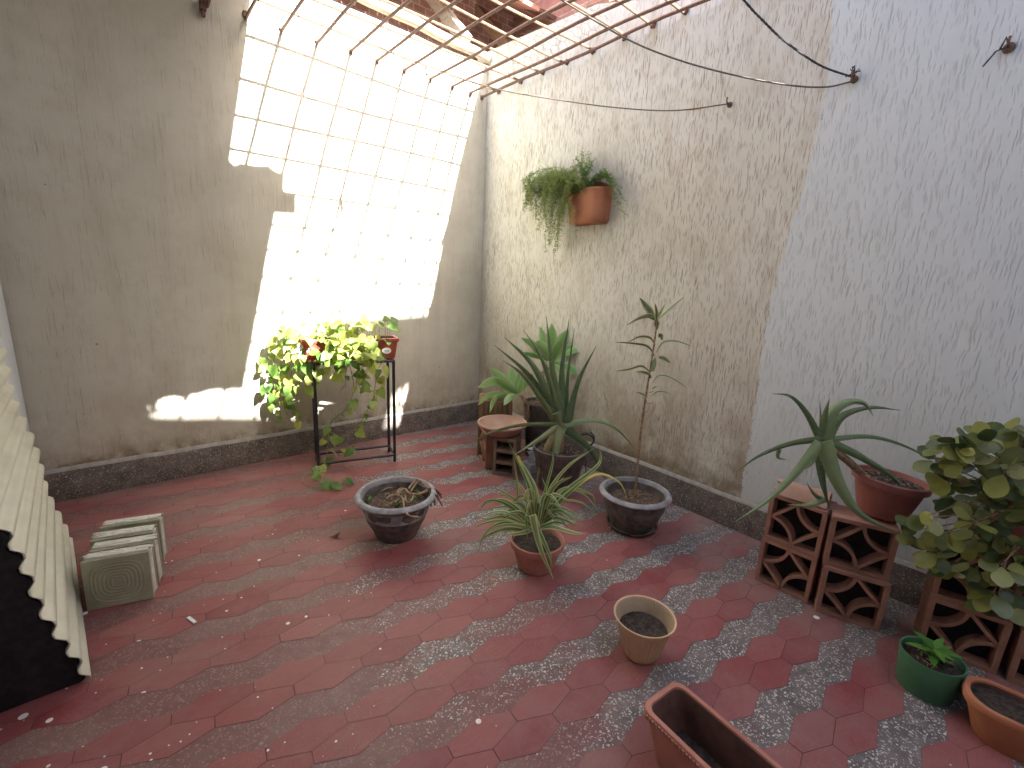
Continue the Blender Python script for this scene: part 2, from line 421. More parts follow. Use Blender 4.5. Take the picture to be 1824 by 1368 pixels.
M = {}
M['wall_cream'] = wall_cream(); M['wall_two'] = wall_two_tone()
M['terrazzo'] = terrazzo('worn_terrazzo_band'); M['skirt'] = terrazzo('granito_skirting', False, (.085, .070, .060), (.44, .41, .36), 150, .42)
M['skirt_cap'] = simple('cement_fillet', (.30, .28, .25), (.42, .40, .36), 25, .85, .3)
M['red_tile'] = red_tile()
M['grout'] = simple('dusty_grout', (.03, .018, .018), (.18, .12, .105), 2.6, .9, .2)
M['red_paint'] = simple('red_floor_paint', (.17, .03, .035), (.26, .07, .065), 8, .55, .2)
M['side_white'] = simple('bluish_white_paint', (.56, .60, .64), (.66, .69, .72), 5, .8, .4, .004, stretch=(1, 8, 1))
M['concrete'] = simple('grey_render', (.34, .32, .29), (.46, .44, .40), 4, .85, .3)
M['house'] = simple('house_render', (.50, .45, .38), (.60, .55, .47), 3, .85, .3)
M['roof_sheet'] = simple('cement_roof_sheet', (.22, .20, .17), (.33, .30, .26), 6, .85, .3)
M['timber'] = simple('weathered_timber', (.22, .14, .08), (.36, .25, .15), 12, .75, .4, .003, stretch=(1, 6, 6))
M['glass'] = simple('window_pane', (.03, .035, .04), (.05, .055, .06), 3, .08, .0, spec=.6)
M['clay'] = simple('clay_tile_underside', (.40, .22, .17), (.52, .31, .25), 9, .85, .4, .004, dirt=(.24, .12, .09))
M['clay_dark'] = simple('sooty_clay', (.10, .06, .045), (.20, .11, .08), 9, .85, .4, .004)
M['pale_timber'] = simple('whitewashed_pole', (.62, .58, .48), (.42, .34, .24), 9, .8, .5, .003, stretch=(1, 5, 5))  # pale boards; on the pole the paleness is sunlight put into the colour

# ---------------------------------------------------------------- patio floor
def build_floor():
    al, u0, v0, a, e, b, T, sh = -0.12382662, -2.6085937, -2.38025045, 0.11424604, 0.04390238, 0.03704897, 0.2734266, -0.00925365
    ca, sa = math.cos(al), math.sin(al)
    def P(m, v, j):
        u = m * a + j * sh; v = v + j * T
        return Vector((u0 + u * ca - v * sa, v0 + u * sa + v * ca, 0))
    mb = MB()
    mb.add([(-3.2, -6.3, -.0016), (.1, -6.3, -.0016), (.1, .1, -.0016), (-3.2, .1, -.0016)], [(0, 1, 2, 3)], 2)
    mb.add([(-3.2, -6.3, -.10), (.1, -6.3, -.10), (.1, .1, -.10), (-3.2, .1, -.10)], [(3, 2, 1, 0)], 2)
    def ok(c): return -3.2 < c.x < .1 and -6.2 < c.y < .08
    def poly(ps, mat, tint, z, ins):
        c = sum(ps, Vector()) / len(ps)
        if not ok(c): return
        tx, ty = rnd.uniform(-.004, .004), rnd.uniform(-.004, .004)
        q = []
        for p in ps:
            d = (p - c); L = d.length
            w = c + d * (1 - ins / L); w.z = z + (d.x * tx + d.y * ty if mat == 0 else 0)
            w.x = min(max(w.x, -3.2), .1); w.y = min(w.y, .1)
            q.append(w)
        mb.add(q, [tuple(range(len(q)))], mat, tint)
    for j in range(-17, 13):
        for m in range(-30, 40):
            if m % 2 == 0:
                ps = [P(m - 1, b / 2, j), P(m, -b / 2, j), P(m + 1, b / 2, j), P(m + 1, b / 2 + e, j), P(m, 1.5 * b + e, j), P(m - 1, b / 2 + e, j)]
            else:
                ps = [P(m, b / 2, j), P(m - 1, -b / 2, j), P(m - 1, -b / 2 - e, j), P(m, -1.5 * b - e, j), P(m + 1, -b / 2 - e, j), P(m + 1, -b / 2, j)]
            poly(ps, 0, rnd.random(), 0.0006, .0012)
            vb = lambda k: (-b / 2 - e) if k % 2 == 0 else (-1.5 * b - e)
            vt = lambda k: (1.5 * b + e) if k % 2 == 0 else (b / 2 + e)
            ps = [P(m, vb(m), j), P(m, vt(m), j - 1), P(m + 1, vt(m + 1), j - 1), P(m + 1, vb(m + 1), j)]
            c = sum(ps, Vector()) / 4
            if ok(c): mb.add([Vector((min(max(p.x, -3.2), .1), min(p.y, .1), -.0004)) for p in ps], [(0, 1, 2, 3)], 1)
    o = mb.build('patio_floor', [M['red_tile'], M['terrazzo'], M['grout']], smooth=False)
    tag(o, 'red hexagon cement tile floor with wavy bands of speckled terrazzo', 'floor', kind='structure')
    g = MB(); g.box((-2, 4, -.16), (60, 60, .08)); o = g.build('ground', M['concrete'], smooth=False)
    tag(o, 'bare ground around the patio', 'ground', kind='structure')
build_floor()

# ---------------------------------------------------------------- patio walls
def skirt_profile(mb, x0, y0, x1, y1, nx, ny, h=.178, mat=0):
    """a skirting run from (x0,y0) to (x1,y1) standing off the wall along the normal nx,ny"""
    n = Vector((nx, ny, 0)); p, q = Vector((x0, y0, 0)), Vector((x1, y1, 0))
    d = (q - p); k = 40
    sec = [(0.0, .0), (.016, .0), (.014, h * .9), (.006, h), (0.0, h)]
    vs = []
    for i in range(k + 1):
        c = p + d * (i / k); j = noise.noise(Vector((c.x * 3, c.y * 3, 1))) * .006
        for (o_, z) in sec: vs.append(c + n * (o_ + .002) + Vector((0, 0, z + (j if z > h * .5 else 0))))
    m = len(sec)
    fs = [(i * m + a_, i * m + (a_ + 1) % m, (i + 1) * m + (a_ + 1) % m, (i + 1) * m + a_) for i in range(k) for a_ in range(m)]
    mb.add(vs, fs, mat)
def fillet(mb, x0, y0, x1, y1, nx, ny, z):
    n = Vector((nx, ny, 0)); p, q = Vector((x0, y0, 0)), Vector((x1, y1, 0)); k = 60; vs = []
    for i in range(k + 1):
        c = p.lerp(q, i / k); w = .013 + .004 * noise.noise(Vector((c.x * 7, c.y * 7, 2))); j = .006 * noise.noise(Vector((c.x * 5, c.y * 5, 9)))
        vs += [c + n * .001 + Vector((0, 0, z - .004)), c + n * w + Vector((0, 0, z - .004 + j)), c + n * (w * .7) + Vector((0, 0, z + .008 + j)), c + n * .001 + Vector((0, 0, z + .02 + j))]
    fs = [(i * 4 + a_, i * 4 + a_ + 1, (i + 1) * 4 + a_ + 1, (i + 1) * 4 + a_) for i in range(k) for a_ in range(3)]
    mb.add(vs, fs)

wl_ = thing('patio_wall', (0, 0, 0), 'long cream stucco wall with the big sunlit patch, behind the plant stand', 'wall')
m = MB(); m.box((-1.6, .08, 1.555), (3.6, .16, 3.25)); m.build('wall_face', M['wall_cream'], wl_, smooth=False)
m = MB(); skirt_profile(m, -3.12, 0, 0, 0, 0, -1); m.build('skirting_board', M['skirt'], wl_)
m = MB(); fillet(m, -3.12, 0, 0, 0, 0, -1, .182); m.build('cement_fillet', M['skirt_cap'], wl_)

wr_ = thing('patio_wall', (0, 0, 0), 'combed stucco wall, half beige and half freshly painted white, with the hanging fern', 'wall')
TOP = [(.16, 3.29), (-.02, 3.286), (-.6, 3.25), (-1.2, 3.213), (-1.70, 3.07), (-2.05, 2.965), (-2.6, 2.95), (-6.3, 2.95)]
m = MB()
pl = [(-6.3, -.07), (.16, -.07)] + TOP
Mx = Matrix(((0, 0, 1, 0), (1, 0, 0, 0), (0, 1, 0, 0), (0, 0, 0, 1)))      # (y, z, x) -> world
m.prism([(p[0], p[1]) for p in pl], 0.0, .18, M=Mx); m.build('wall_face', M['wall_two'], wr_, smooth=False)
m = MB(); skirt_profile(m, 0, -6.2, 0, -.016, -1, 0); m.build('skirting_board', M['skirt'], wr_)
m = MB(); fillet(m, 0, -6.2, 0, -.016, -1, 0, .182); m.build('cement_fillet', M['skirt_cap'], wr_)

ws_ = thing('patio_wall', (-3.12, 0, 0), 'bluish white side wall behind the leaning corrugated sheet', 'wall')
m = MB(); m.box((-3.2, -3.12, 1.6), (.16, 6.2, 3.36)); m.build('wall_face', M['side_white'], ws_, smooth=False)
m = MB(); skirt_profile(m, -3.12, -6.2, -3.12, -.016, 1, 0); m.build('skirting_board', M['red_paint'], ws_)

# ---------------------------------------------------------------- unseen roof and house added to block the sun and shape its patch
ZR = 3.30
def lift(x, z, zr=ZR):
    t = (zr - z) / .855; return (x + .262 * t, -t)
LEFT = [(-1.83, 3.05), (-1.878, 2.76), (-1.95, 2.41), (-2.026, 2.037), (-1.997, 2.009), (-1.96, 2.03), (-1.925, 2.029), (-1.86, 2.03), (-1.798, 2.044), (-1.758, 2.016), (-1.73, 2.01), (-1.701, 2.032),
        (-1.712, 1.898), (-1.633, 1.891), (-1.639, 1.771), (-1.774, 1.763), (-1.846, 1.461), (-1.974, .884), (-2.03, .66), (-2.05, .56), (-2.08, .552), (-2.13, .56), (-2.171, .553), (-2.20, .566), (-2.268, .563),
        (-2.33, .545), (-2.362, .55), (-2.385, .50), (-2.40, .525), (-2.45, .548), (-2.50, .545), (-2.535, .53), (-2.55, .47), (-2.58, .525), (-2.61, .525), (-2.655, .50), (-2.65, .42), (-2.68, .2)]
poly = [lift(*p) for p in LEFT]  # roof edge: sun patch outline carried back along the sun direction
poly = [(-3.3, .0)] + [(-1.70, .0)] + poly + [(poly[-1][0], -4.6), (-3.3, -4.6)]
rf = thing('lean_to_roof', (-2.6, -2, ZR), 'low sheet roof over the left part of the patio, above the leaning panel', 'roof')
m = MB(); m.prism(list(reversed(poly)), ZR, ZR + .02); m.build('roof_sheet', M['roof_sheet'], rf, smooth=False)
m = MB()
for y in (-.6, -1.6, -2.6): m.box((-2.62, y, ZR - .045), (1.1, .07, .09))
m.build('rafter', M['timber'], rf, smooth=False)  # rafters of the added roof

hs = thing('house', (0, -6.3, 0), 'rendered two storey house standing behind the camera', 'house')
m = MB()
def xz(poly, y0, y1, mat=0):
    Mh = Matrix(((1, 0, 0, 0), (0, 0, -1, 0), (0, 1, 0, 0), (0, 0, 0, 1)))
    m.prism(poly, -y1, -y0, mat=mat, M=Mh)
YH = 6.2; k = lambda x, z: (x + .262 * YH, z + .855 * YH)
low = [k(-2.564, .458), k(-2.405, .425), k(-2.183, .394), k(-1.827, .325), k(-1.63, .29), k(-1.53, .30), k(-1.47, .40), k(-1.35, .42), k(-1.2, .2), k(-1.01, .07), k(-.77, .05)]  # top of the added house, following the lower edge of the sun patch
xz([(-4.5, -.05), (3.2, -.05), (3.2, 5.2)] + [(low[-1][0], 5.2)] + list(reversed(low)) + [(-.95, 6.3), (-4.5, 6.3)], -6.9, -6.2)
hw = m.build('wall', M['house'], hs, smooth=False)  # wall of the added house
m = MB()
xz([k(-1.02, .04), k(-.985, .286), k(-.99, .39), k(-.905, .39), k(-.985, .46), k(-.92, .56), k(-.80, .635), k(-.70, .68), k(-1.3, .68), k(-1.3, .04)], -6.5, -6.2)
xz([k(-.77, .02), k(-.685, .42), k(-.635, .68), k(.5, .68), (3.2, 5.97), (3.2, 5.2), (k(-.77, .02)[0], 5.2)], -6.5, -6.2)
xz([k(-1.34, .679), (3.2, k(0, .679)[1]), (3.2, 6.40), k(-.558, 1.073), k(-.75, 1.062), k(-.912, 1.054), k(-1.203, 1.041), k(-1.36, 1.03)], -6.5, -6.2)
m.build('parapet', M['house'], hs, smooth=False)  # added pieces; the gap between them lets a slit of sun through
m = MB(); m.box((-1.3, -6.19, 1.05), (1.0, .03, 2.1)); dr = m.build('door', M['timber'], hs, smooth=False)
m = MB(); m.box((-2.6, -6.19, 1.5), (1.0, .03, 1.1)); fr = m.build('window', M['timber'], hs, smooth=False)
m = MB(); m.box((-2.6, -6.172, 1.5), (.88, .02, .98)); m.build('pane', M['glass'], fr, smooth=False)

# neighbour's eaves above the far corner
nb = thing('neighbour_house', (0, .6, 0), 'brick wall and clay tiled eaves of the neighbour seen above the far corner', 'house')
def brick_mat(rot):
    t = NT('old_brickwork'); v = t.coord((1, 1, 1), rot=rot)
    bt = t.node('ShaderNodeTexBrick'); t.l.new(v, bt.inputs['Vector'])
    bt.inputs['Color1'].default_value = (.36, .20, .165, 1); bt.inputs['Color2'].default_value = (.46, .28, .225, 1); bt.inputs['Mortar'].default_value = (.55, .50, .44, 1)
    bt.inputs['Scale'].default_value = 4.2; bt.inputs['Mortar Size'].default_value = .02
    n = t.noise(v, 6, 6); col = t.mix(t.ramp(n, [(.45, 0.0), (.7, .6)]), bt.outputs['Color'], (.20, .10, .08))
    return t.done(col, .85, t.bump(bt.outputs['Fac'], -.5, .01), .2)
M['brick'] = brick_mat((PI / 2, 0, 0)); M['brick2'] = brick_mat((PI / 2, 0, PI / 2))
m = MB(); m.box((2, .75, 2.8), (11, .2, 6.4)); m.build('brick_wall', M['brick'], nb, smooth=False)
m = MB(); m.box((.90, -.72, 2.8), (.2, 2.7, 6.4)); m.build('brick_wall', M['brick2'], nb, smooth=False)
m = MB()
for i in range(9): m.box((.30 - .01 * (i % 2), .1 - i * .17, 3.345 + .03 * (i % 2) - .006 * i), (.34, .20, .03), Matrix.Rotation(-.25, 3, 'Y') @ Matrix.Rotation(.08, 3, 'X'), rnd.choice([0, 0, 1]))
m.build('coping_tiles', [M['clay'], M['clay_dark']], nb, smooth=False)
m = MB()
for i in range(24):                                              # flat clay tablets of the eaves, laid on battens
    for j_ in range(4):
        x = -2.4 + i * .2 + (j_ % 2) * .1; y = .58 - j_ * .22
        m.box((x, y, 4.02 + .10 * j_ * -1), (.192, .235, .03), Matrix.Rotation(.42, 3, 'X'), rnd.choice([0, 0, 0, 1]))
m.build('eaves_tiles', [M['clay'], M['clay_dark']], nb, smooth=False)

# ---------------------------------------------------------------- materials of the objects
M['rust'] = simple('rusty_steel', (.10, .055, .04), (.20, .11, .075), 60, .7, .3, spec=.4)
M['rust_pale'] = simple('sun_bleached_rusty_steel', (.17, .11, .07), (.32, .22, .135), 40, .7, .3, spec=.4)  # paler copy of the rust, with sunlight put into the colour
M['black_steel'] = simple('black_painted_tube', (.012, .012, .014), (.03, .03, .034), 30, .38, .15, spec=.5)
M['wire'] = simple('galvanised_wire', (.12, .09, .075), (.2, .16, .13), 50, .5, .1)
M['rope'] = simple('dark_braided_rope', (.03, .03, .034), (.08, .08, .085), 160, .9, .6, .003)
M['pin'] = simple('bleached_wooden_peg', (.42, .30, .20), (.56, .44, .32), 40, .8, .2, stretch=(1, 1, .2))
M['yellow'] = simple('yellow_tape', (.65, .48, .10), (.75, .58, .18), 40, .6, .1)
M['soil'] = simple('dry_soil', (0.068, 0.048, 0.036), (0.180, 0.132, 0.098), 70, .95, 1.0, .012)
M['soil_dark'] = simple('dark_soil', (0.027, 0.021, 0.018), (0.090, 0.068, 0.053), 70, .95, 1.0, .012)
M['pot_grey'] = simple('weathered_grey_pot', (0.068, 0.060, 0.057), (0.158, 0.138, 0.128), 22, .62, .35, .004, dirt=(0.173, 0.128, 0.112))
M['pot_rim'] = simple('worn_grey_rim', (0.210, 0.210, 0.217), (0.375, 0.375, 0.390), 24, .55, .3, .002, dirt=(0.165, 0.143, 0.132))
M['terra'] = simple('terracotta_plastic', (.36, .145, .105), (.48, .22, .165), 6, .55, .12, .001, dirt=(.40, .27, .22))
M['terra_red'] = simple('red_brown_plastic', (.235, .082, .068), (.33, .13, .11), 6, .5, .12, .001, dirt=(.20, .11, .09))
M['terra_orange'] = simple('orange_clay', (0.351, 0.130, 0.065), (0.481, 0.202, 0.104), 7, .75, .25, .002, dirt=(0.338, 0.182, 0.117))
M['planter_red'] = simple('red_planter_plastic', (.28, .055, .035), (.36, .085, .055), 6, .45, .1, .001)
M['tan'] = simple('dusty_tan_plastic', (.53, .36, .22), (.64, .46, .30), 8, .6, .15, .001, dirt=(.42, .29, .20))
M['tan_in'] = simple('dusty_tan_inside', (.34, .26, .18), (.46, .36, .26), 12, .8, .2, .001, dirt=(.20, .14, .09))
M['green_pot'] = simple('green_plastic', (.055, .155, .078), (.085, .215, .115), 6, .5, .1, .001, dirt=(.07, .10, .07))
M['block'] = simple('fired_clay_block', (0.300, 0.147, 0.099), (0.450, 0.240, 0.173), 11, .85, .5, .004, dirt=(0.210, 0.112, 0.083))
M['block_old'] = simple('dirty_clay_block', (.15, .10, .072), (.24, .165, .12), 11, .85, .5, .004, dirt=(.09, .065, .05))
M['clay_pale'] = simple('pale_clay', (.38, .225, .16), (.50, .33, .25), 8, .8, .3, .002, dirt=(.40, .29, .22))
M['ribbed'] = simple('mossy_brown_planter', (.15, .09, .045), (.27, .175, .09), 10, .8, .4, .003, stretch=(1, 1, .3), dirt=(.08, .06, .035))
M['white_label'] = simple('white_sticker', (.74, .74, .70), (.80, .80, .77), 30, .5, .0)
M['ink'] = simple('dark_print', (.05, .12, .07), (.08, .16, .1), 30, .6, .0)
M['stem_brown'] = simple('dry_brown_stem', (0.180, 0.112, 0.068), (0.390, 0.270, 0.165), 60, .85, .6, .003)
M['stem_green'] = simple('green_stem', (.16, .22, .05), (.30, .33, .10), 40, .5, .1)
M['dry_leaf'] = simple('dead_leaf', (.05, .028, .022), (.10, .06, .045), 60, .9, .4)
M['cream_sheet'] = simple('cream_plastic_sheet', (.48, .47, .38), (.60, .59, .50), 4, .5, .1, .001, dirt=(.36, .34, .27))
M['glassblk'] = simple('dusty_glass_face', (0.221, 0.227, 0.156), (0.325, 0.325, 0.234), 7, .38, .15, .002, spec=.5, dirt=(0.390, 0.377, 0.299))
M['mortar'] = simple('old_white_mortar', (.50, .49, .44), (.68, .67, .62), 25, .9, .8, .008, dirt=(.30, .28, .23))
M['block_soot'] = simple('sooty_clay_web', (.014, .010, .009), (.035, .023, .019), 14, .9, .4)  # near-black colour standing in for shade inside the blocks
M['board_dark'] = simple('sooty_board', (.010, .008, .009), (.022, .017, .018), 30, .9, .3)  # near-black colour standing in for shade under the sheet
M['stained'] = simple('earth_stained_plastic', (0.068, 0.036, 0.030), (0.150, 0.068, 0.053), 14, .8, .3)  # darker plastic for the inner faces of the troughs
M['stone'] = simple('grey_stone', (.17, .14, .14), (.28, .24, .23), 20, .9, .6, .006)
M['paper'] = simple('white_scrap', (.66, .68, .70), (.74, .75, .76), 20, .7, .2)
M['aloe'] = leafmat('aloe_leaf', (.072, .124, .056), (.21, .275, .13), .06, .38, 30)
M['aloe_pale'] = leafmat('pale_aloe_leaf', (0.155, 0.209, 0.093), (0.310, 0.326, 0.171), .08, .42, 30)
M['aloe_tooth'] = simple('pale_leaf_margin', (0.310, 0.341, 0.202), (0.434, 0.449, 0.279), 60, .5, .0)
M['aloe_dead'] = simple('browning_leaf', (0.155, 0.116, 0.054), (0.264, 0.232, 0.109), 40, .7, .3, stretch=(1, 1, .3))
M['agave'] = leafmat('soft_agave_leaf', (0.163, 0.375, 0.094), (0.350, 0.575, 0.225), .2, .45, 14)
M['agave_edge'] = leafmat('pale_agave_margin', (0.325, 0.450, 0.200), (0.475, 0.575, 0.300), .2, .45, 14)
M['spider'] = leafmat('green_strap_leaf', (0.085, 0.186, 0.054), (0.248, 0.341, 0.109), .2, .42, 30)
M['spider_edge'] = leafmat('cream_leaf_margin', (0.425, 0.450, 0.213), (0.575, 0.575, 0.325), .2, .45, 30)
M['spider_yel'] = leafmat('yellowing_leaf', (0.465, 0.434, 0.093), (0.651, 0.558, 0.155), .2, .5, 30)
M['dracaena'] = leafmat('grey_green_leaf', (.10, .155, .08), (.30, .36, .20), .15, .45, 30)
M['dracaena_edge'] = leafmat('straw_leaf_margin', (0.525, 0.488, 0.263), (0.688, 0.625, 0.375), .15, .5, 30)
M['pothos'] = leafmat('pothos_leaf', (.08, .20, .035), (.52, .56, .14), .40, .38, 25)
M['fern'] = leafmat('feathery_fern', (.16, .30, .06), (.42, .44, .17), .3, .55, 40)
M['shrub'] = leafmat('thick_oval_leaf', (.060, .095, .034), (.36, .36, .085), .14, .36, 22)
M['weed'] = leafmat('weed_leaf', (0.075, 0.225, 0.037), (0.200, 0.375, 0.075), .3, .5, 40)

# ---------------------------------------------------------------- steel grille over the patio
gr = thing('security_grille', (-1, -1.8, 2.93), 'rusty steel rod grille spanning the open top of the patio', 'grille')
XB = [-.173, -.453, -.706, -.956, -1.198, -1.46, -1.67, -1.879, -2.142] + [-2.142 - .245 * i for i in range(1, 7)]
YB = [-.06, -.18, -.362, -.57, -.796, -1.014, -1.21, -1.445, -1.667, -1.87, -2.07]
for i, y in enumerate(XB):
    m = MB()
    pts = [(x, y + .006 * math.sin(x * 3 + i), 2.934 + .010 * math.sin(x * 2.2 + i * 1.7) + .0 * x) for x in [.01 - q * .12 for q in range(19)]]
    m.tube(pts, .0080, 6)
    m.build('rod', M['rust_pale'], gr)
for i, x in enumerate(YB):
    m = MB()
    pts = [(x + .004 * math.sin(q * 1.3 + i), .012 - q * .2, 2.916 + .006 * math.sin(q * .9 + i) - (.03 if i > 6 else .0) * max(0, 1 - q / 5)) for q in range(20)]
    m.tube(pts, .0098, 6)
    m.build('rod', M['rust'], gr)
m = MB()
for i, y in enumerate(XB[:11]):
    m = MB(); m.box((-.006, y, 2.934), (.02, .03, .028), Matrix.Rotation(.3 * i, 3, 'X')); m.build('anchor', M['rust'], gr, smooth=False)
for x in YB: m = MB(); m.box((x, -.005, 2.912), (.026, .016, .03)); m.build('anchor', M['rust'], gr, smooth=False)
m = MB()
q = at(361, 10, 1, -.02); m.box(q, (.03, .05, .05)); m.box(q + Vector((0, 0, -.03)), (.016, .03, .05)); m.tube([q, Vector((-2.07, -.173, 2.934))], .0065, 6)
m.build('anchor', M['rust'], gr, smooth=False)

# netting of thin wire along the wall top
m = MB(); cs = .042; r = .0009
def net(P, nu, nv):
    for i in range(nu):
        for j in range(nv):
            u = i * cs * 1.732 + (j % 2) * cs * .866; v = j * cs * 1.5
            c = lambda a, b: P(u + a, v + b) + Vector((rnd.uniform(-.006, .006), rnd.uniform(-.006, .006), rnd.uniform(-.006, .006)))
            A = P(u, v + cs); B = P(u + cs * .866, v + cs * .5); C_ = P(u + cs * .866, v - cs * .5); D = P(u, v - cs)
            for p, q in ((A, B), (B, C_), (C_, D)): m.tube([p, q], r, 3, cap=False)
def wob(u, v): return .03 * noise.noise(Vector((u * 4, v * 6, 3)))
net(lambda u, v: Vector((-.03 - v * .75, -.05 - u, 3.06 + v * .42 + wob(u, v) - .06 * u * .5)), 18, 5)
tag(m.build('wire_netting', M['wire'], smooth=False), 'sagging strip of hexagonal chicken wire along the wall tops above the grille', 'netting')

# eaves pole and rafters of the neighbour
m = MB(); A, B = Vector((-1.5, -.03, 3.285)), Vector((.04, -.02, 3.215))
m.tube([A.lerp(B, i / 8) + Vector((0, 0, .008 * math.sin(i * 2))) for i in range(9)], .038, 10)
m.build('eaves_pole', M['pale_timber'], nb)
for x, w in ((-.28, .09), (.34, .08), (-1.05, .08)):
    m = MB(); m.box((x, .30, 3.60), (w, 1.0, .09), Matrix.Rotation(.75, 3, 'X')); m.build('rafter', M['pale_timber'] if x < 0 else M['timber'], nb, smooth=False, bevel=.006)

# ---------------------------------------------------------------- clotheslines, hooks, peg
def vpl(x, y, A, B):
    d = ray(x, y); n = (B - A).cross(Vector((0, 0, 1))).normalized(); t = (A - CL).dot(n) / d.dot(n); return CL + d * t
H1, H2, H3 = at(1300, 187, 0, 0), at(1522, 142, 0, 0), at(1797, 86, 0, 0)
A1 = at(470, -16, 1, -.01)
m = MB(); pts = [A1] + [vpl(x, y, A1, H1) for x, y in ((590, 38), (650, 70), (720, 105), (760, 123), (845, 147), (900, 162), (1000, 179), (1100, 192), (1200, 197))] + [H1 + Vector((-.02, 0, 0))]
L1 = catmull(pts, 60)
m.tube(L1, .0030, 6); m.tube([vpl(1222, 196, A1, H1), vpl(1250, 193, A1, H1)], .0042, 6, mat=1)
tag(m.build('clothesline', [M['wire'], M['yellow']]), 'thin clothesline carrying the wooden peg, tied with a scrap of yellow tape', 'clothesline', 'lines strung across the patio')
A2 = at(900, -62, 2, 2.90)
m = MB(); pts = [A2] + [vpl(x, y, A2, H2) for x, y in ((1000, 0), (1110, 66), (1200, 104), (1300, 132), (1400, 151), (1470, 155))] + [H2 + Vector((-.02, 0, -.012))]
m.tube(catmull(pts, 50), .0038, 6); tag(m.build('clothesline', M['wire']), 'brown bare clothesline drooping to the hook on the white paint, below the rope', 'clothesline', 'lines strung across the patio')
A3 = at(1255, -90, 2, 2.90)
pts = [A3] + [vpl(x, y, A3, H2) for x, y in ((1325, 0), (1362, 40), (1400, 75), (1460, 116))] + [H2 + Vector((-.02, 0, .004))]
C3 = catmull(pts, 160); m = MB()
for ph in (0, PI):
    q = []
    for i, p in enumerate(C3):
        a = i * .55 + ph; q.append(p + Vector((math.cos(a) * .0038, math.sin(a) * .0038, math.sin(a) * .002)))
    m.tube(q, .0040, 5)
tag(m.build('rope', M['rope']), 'dark twisted rope hanging from the grille to the hook on the white paint', 'rope')
def hook(P, label, big=1.0):
    t = thing('wall_hook', P, label, 'hook', 'hooks in the combed wall')
    m = MB(); m.lathe([(0, 0), (.016 * big, .001), (.016 * big, .006), (.008, .009), (0, .009)], n=14); o = m.build('base_plate', M['rust'], t, local=True); o.rotation_euler = (0, -PI / 2, 0)
    m = MB(); m.tube([(0, 0, 0), (-.02, 0, 0), (-.035, 0, .004), (-.042, 0, .016), (-.036, 0, .028)], .0042, 6); m.build('prong', M['rust'], t, local=True)
    return t
hook(H1, 'small rusty hook on the beige wall holding the thin line', .9)
hk = hook(H2, 'rusty hook on the white paint where the rope and brown line are knotted', 1.0)
m = MB()
for i in range(9):
    a = i * 1.3; m.tube([H2 + Vector((-.02, 0, 0)), H2 + Vector((-.025, -.012 * math.sin(a), .02 + .012 * math.cos(a))), H2 + Vector((-.03, .03 * math.sin(a), .03 + .02 * math.cos(a * 2)))], .002, 5)
m.build('knot', M['rope'], hk)
hk = hook(H3, 'rusty hook with a frayed end of twine, on bare white paint near the top right', 1.15)
m = MB(); m.tube([H3 + Vector((-.02, 0, .0)), H3 + Vector((-.03, .03, -.01)), H3 + Vector((-.015, .06, -.05))], .003, 5); m.tube([H3 + Vector((-.02, 0, 0)), H3 + Vector((-.03, .01, .03)), H3 + Vector((-.03, .02, -.005))], .004, 5); m.build('twine', M['rope'], hk)
P = vpl(760, 123, A1, H1)
pg = thing('clothes_peg', P, 'pale wooden clothes peg hanging on the thin line', 'clothes peg')
pg.rotation_euler = (0, 0, math.atan2((H1 - A1).y, (H1 - A1).x))
for sgn in (-1, 1):
    m = MB(); m.box((sgn * .0065, 0, -.028), (.0085, .012, .085), Matrix.Rotation(sgn * -.06, 3, 'Y')); m.build('jaw', M['pin'], pg, local=True, smooth=False, bevel=.0012)
m = MB(); m.tube([(.012 * math.cos(i * .8), -.008 + i * .0008, -.035 + .006 * math.sin(i * .8)) for i in range(20)], .0013, 5); m.build('spring', M['wire'], pg, local=True)

# ---------------------------------------------------------------- pots
def soil_disc(mb, R_, z, n=40, amp=.012, seed=0, sx=1.0, c=(0, 0)):
    vs = [Vector((c[0], c[1], z))]; rings = 7
    for i in range(1, rings + 1):
        for j in range(n):
            a = 2 * PI * j / n; r_ = R_ * i / rings
            vs.append(Vector((c[0] + r_ * math.cos(a) * sx, c[1] + r_ * math.sin(a), z + (amp * noise.noise(Vector((r_ * math.cos(a) * 28 + seed, r_ * math.sin(a) * 28, seed))) if i < rings else 0))))
    fs = [(0, 1 + j, 1 + (j + 1) % n) for j in range(n)] + [(1 + (i - 1) * n + j, 1 + i * n + j, 1 + i * n + (j + 1) % n, 1 + (i - 1) * n + (j + 1) % n) for i in range(1, rings) for j in range(n)]
    mb.add(vs, fs)
def debris(mb, R_, z, n, c=(0, 0), mat=1):
    for i in range(n):
        a = rnd.uniform(0, 2 * PI); r_ = R_ * math.sqrt(rnd.random()); b = rnd.uniform(0, 2 * PI); L = rnd.uniform(.01, .035)
        p = Vector((c[0] + r_ * math.cos(a), c[1] + r_ * math.sin(a), z + rnd.uniform(0, .012)))
        mb.tube([p, p + Vector((math.cos(b) * L * .5, math.sin(b) * L * .5, .004)), p + Vector((math.cos(b + .5) * L, math.sin(b + .5) * L, .0))], rnd.uniform(.001, .0026), 4, mat=mat)

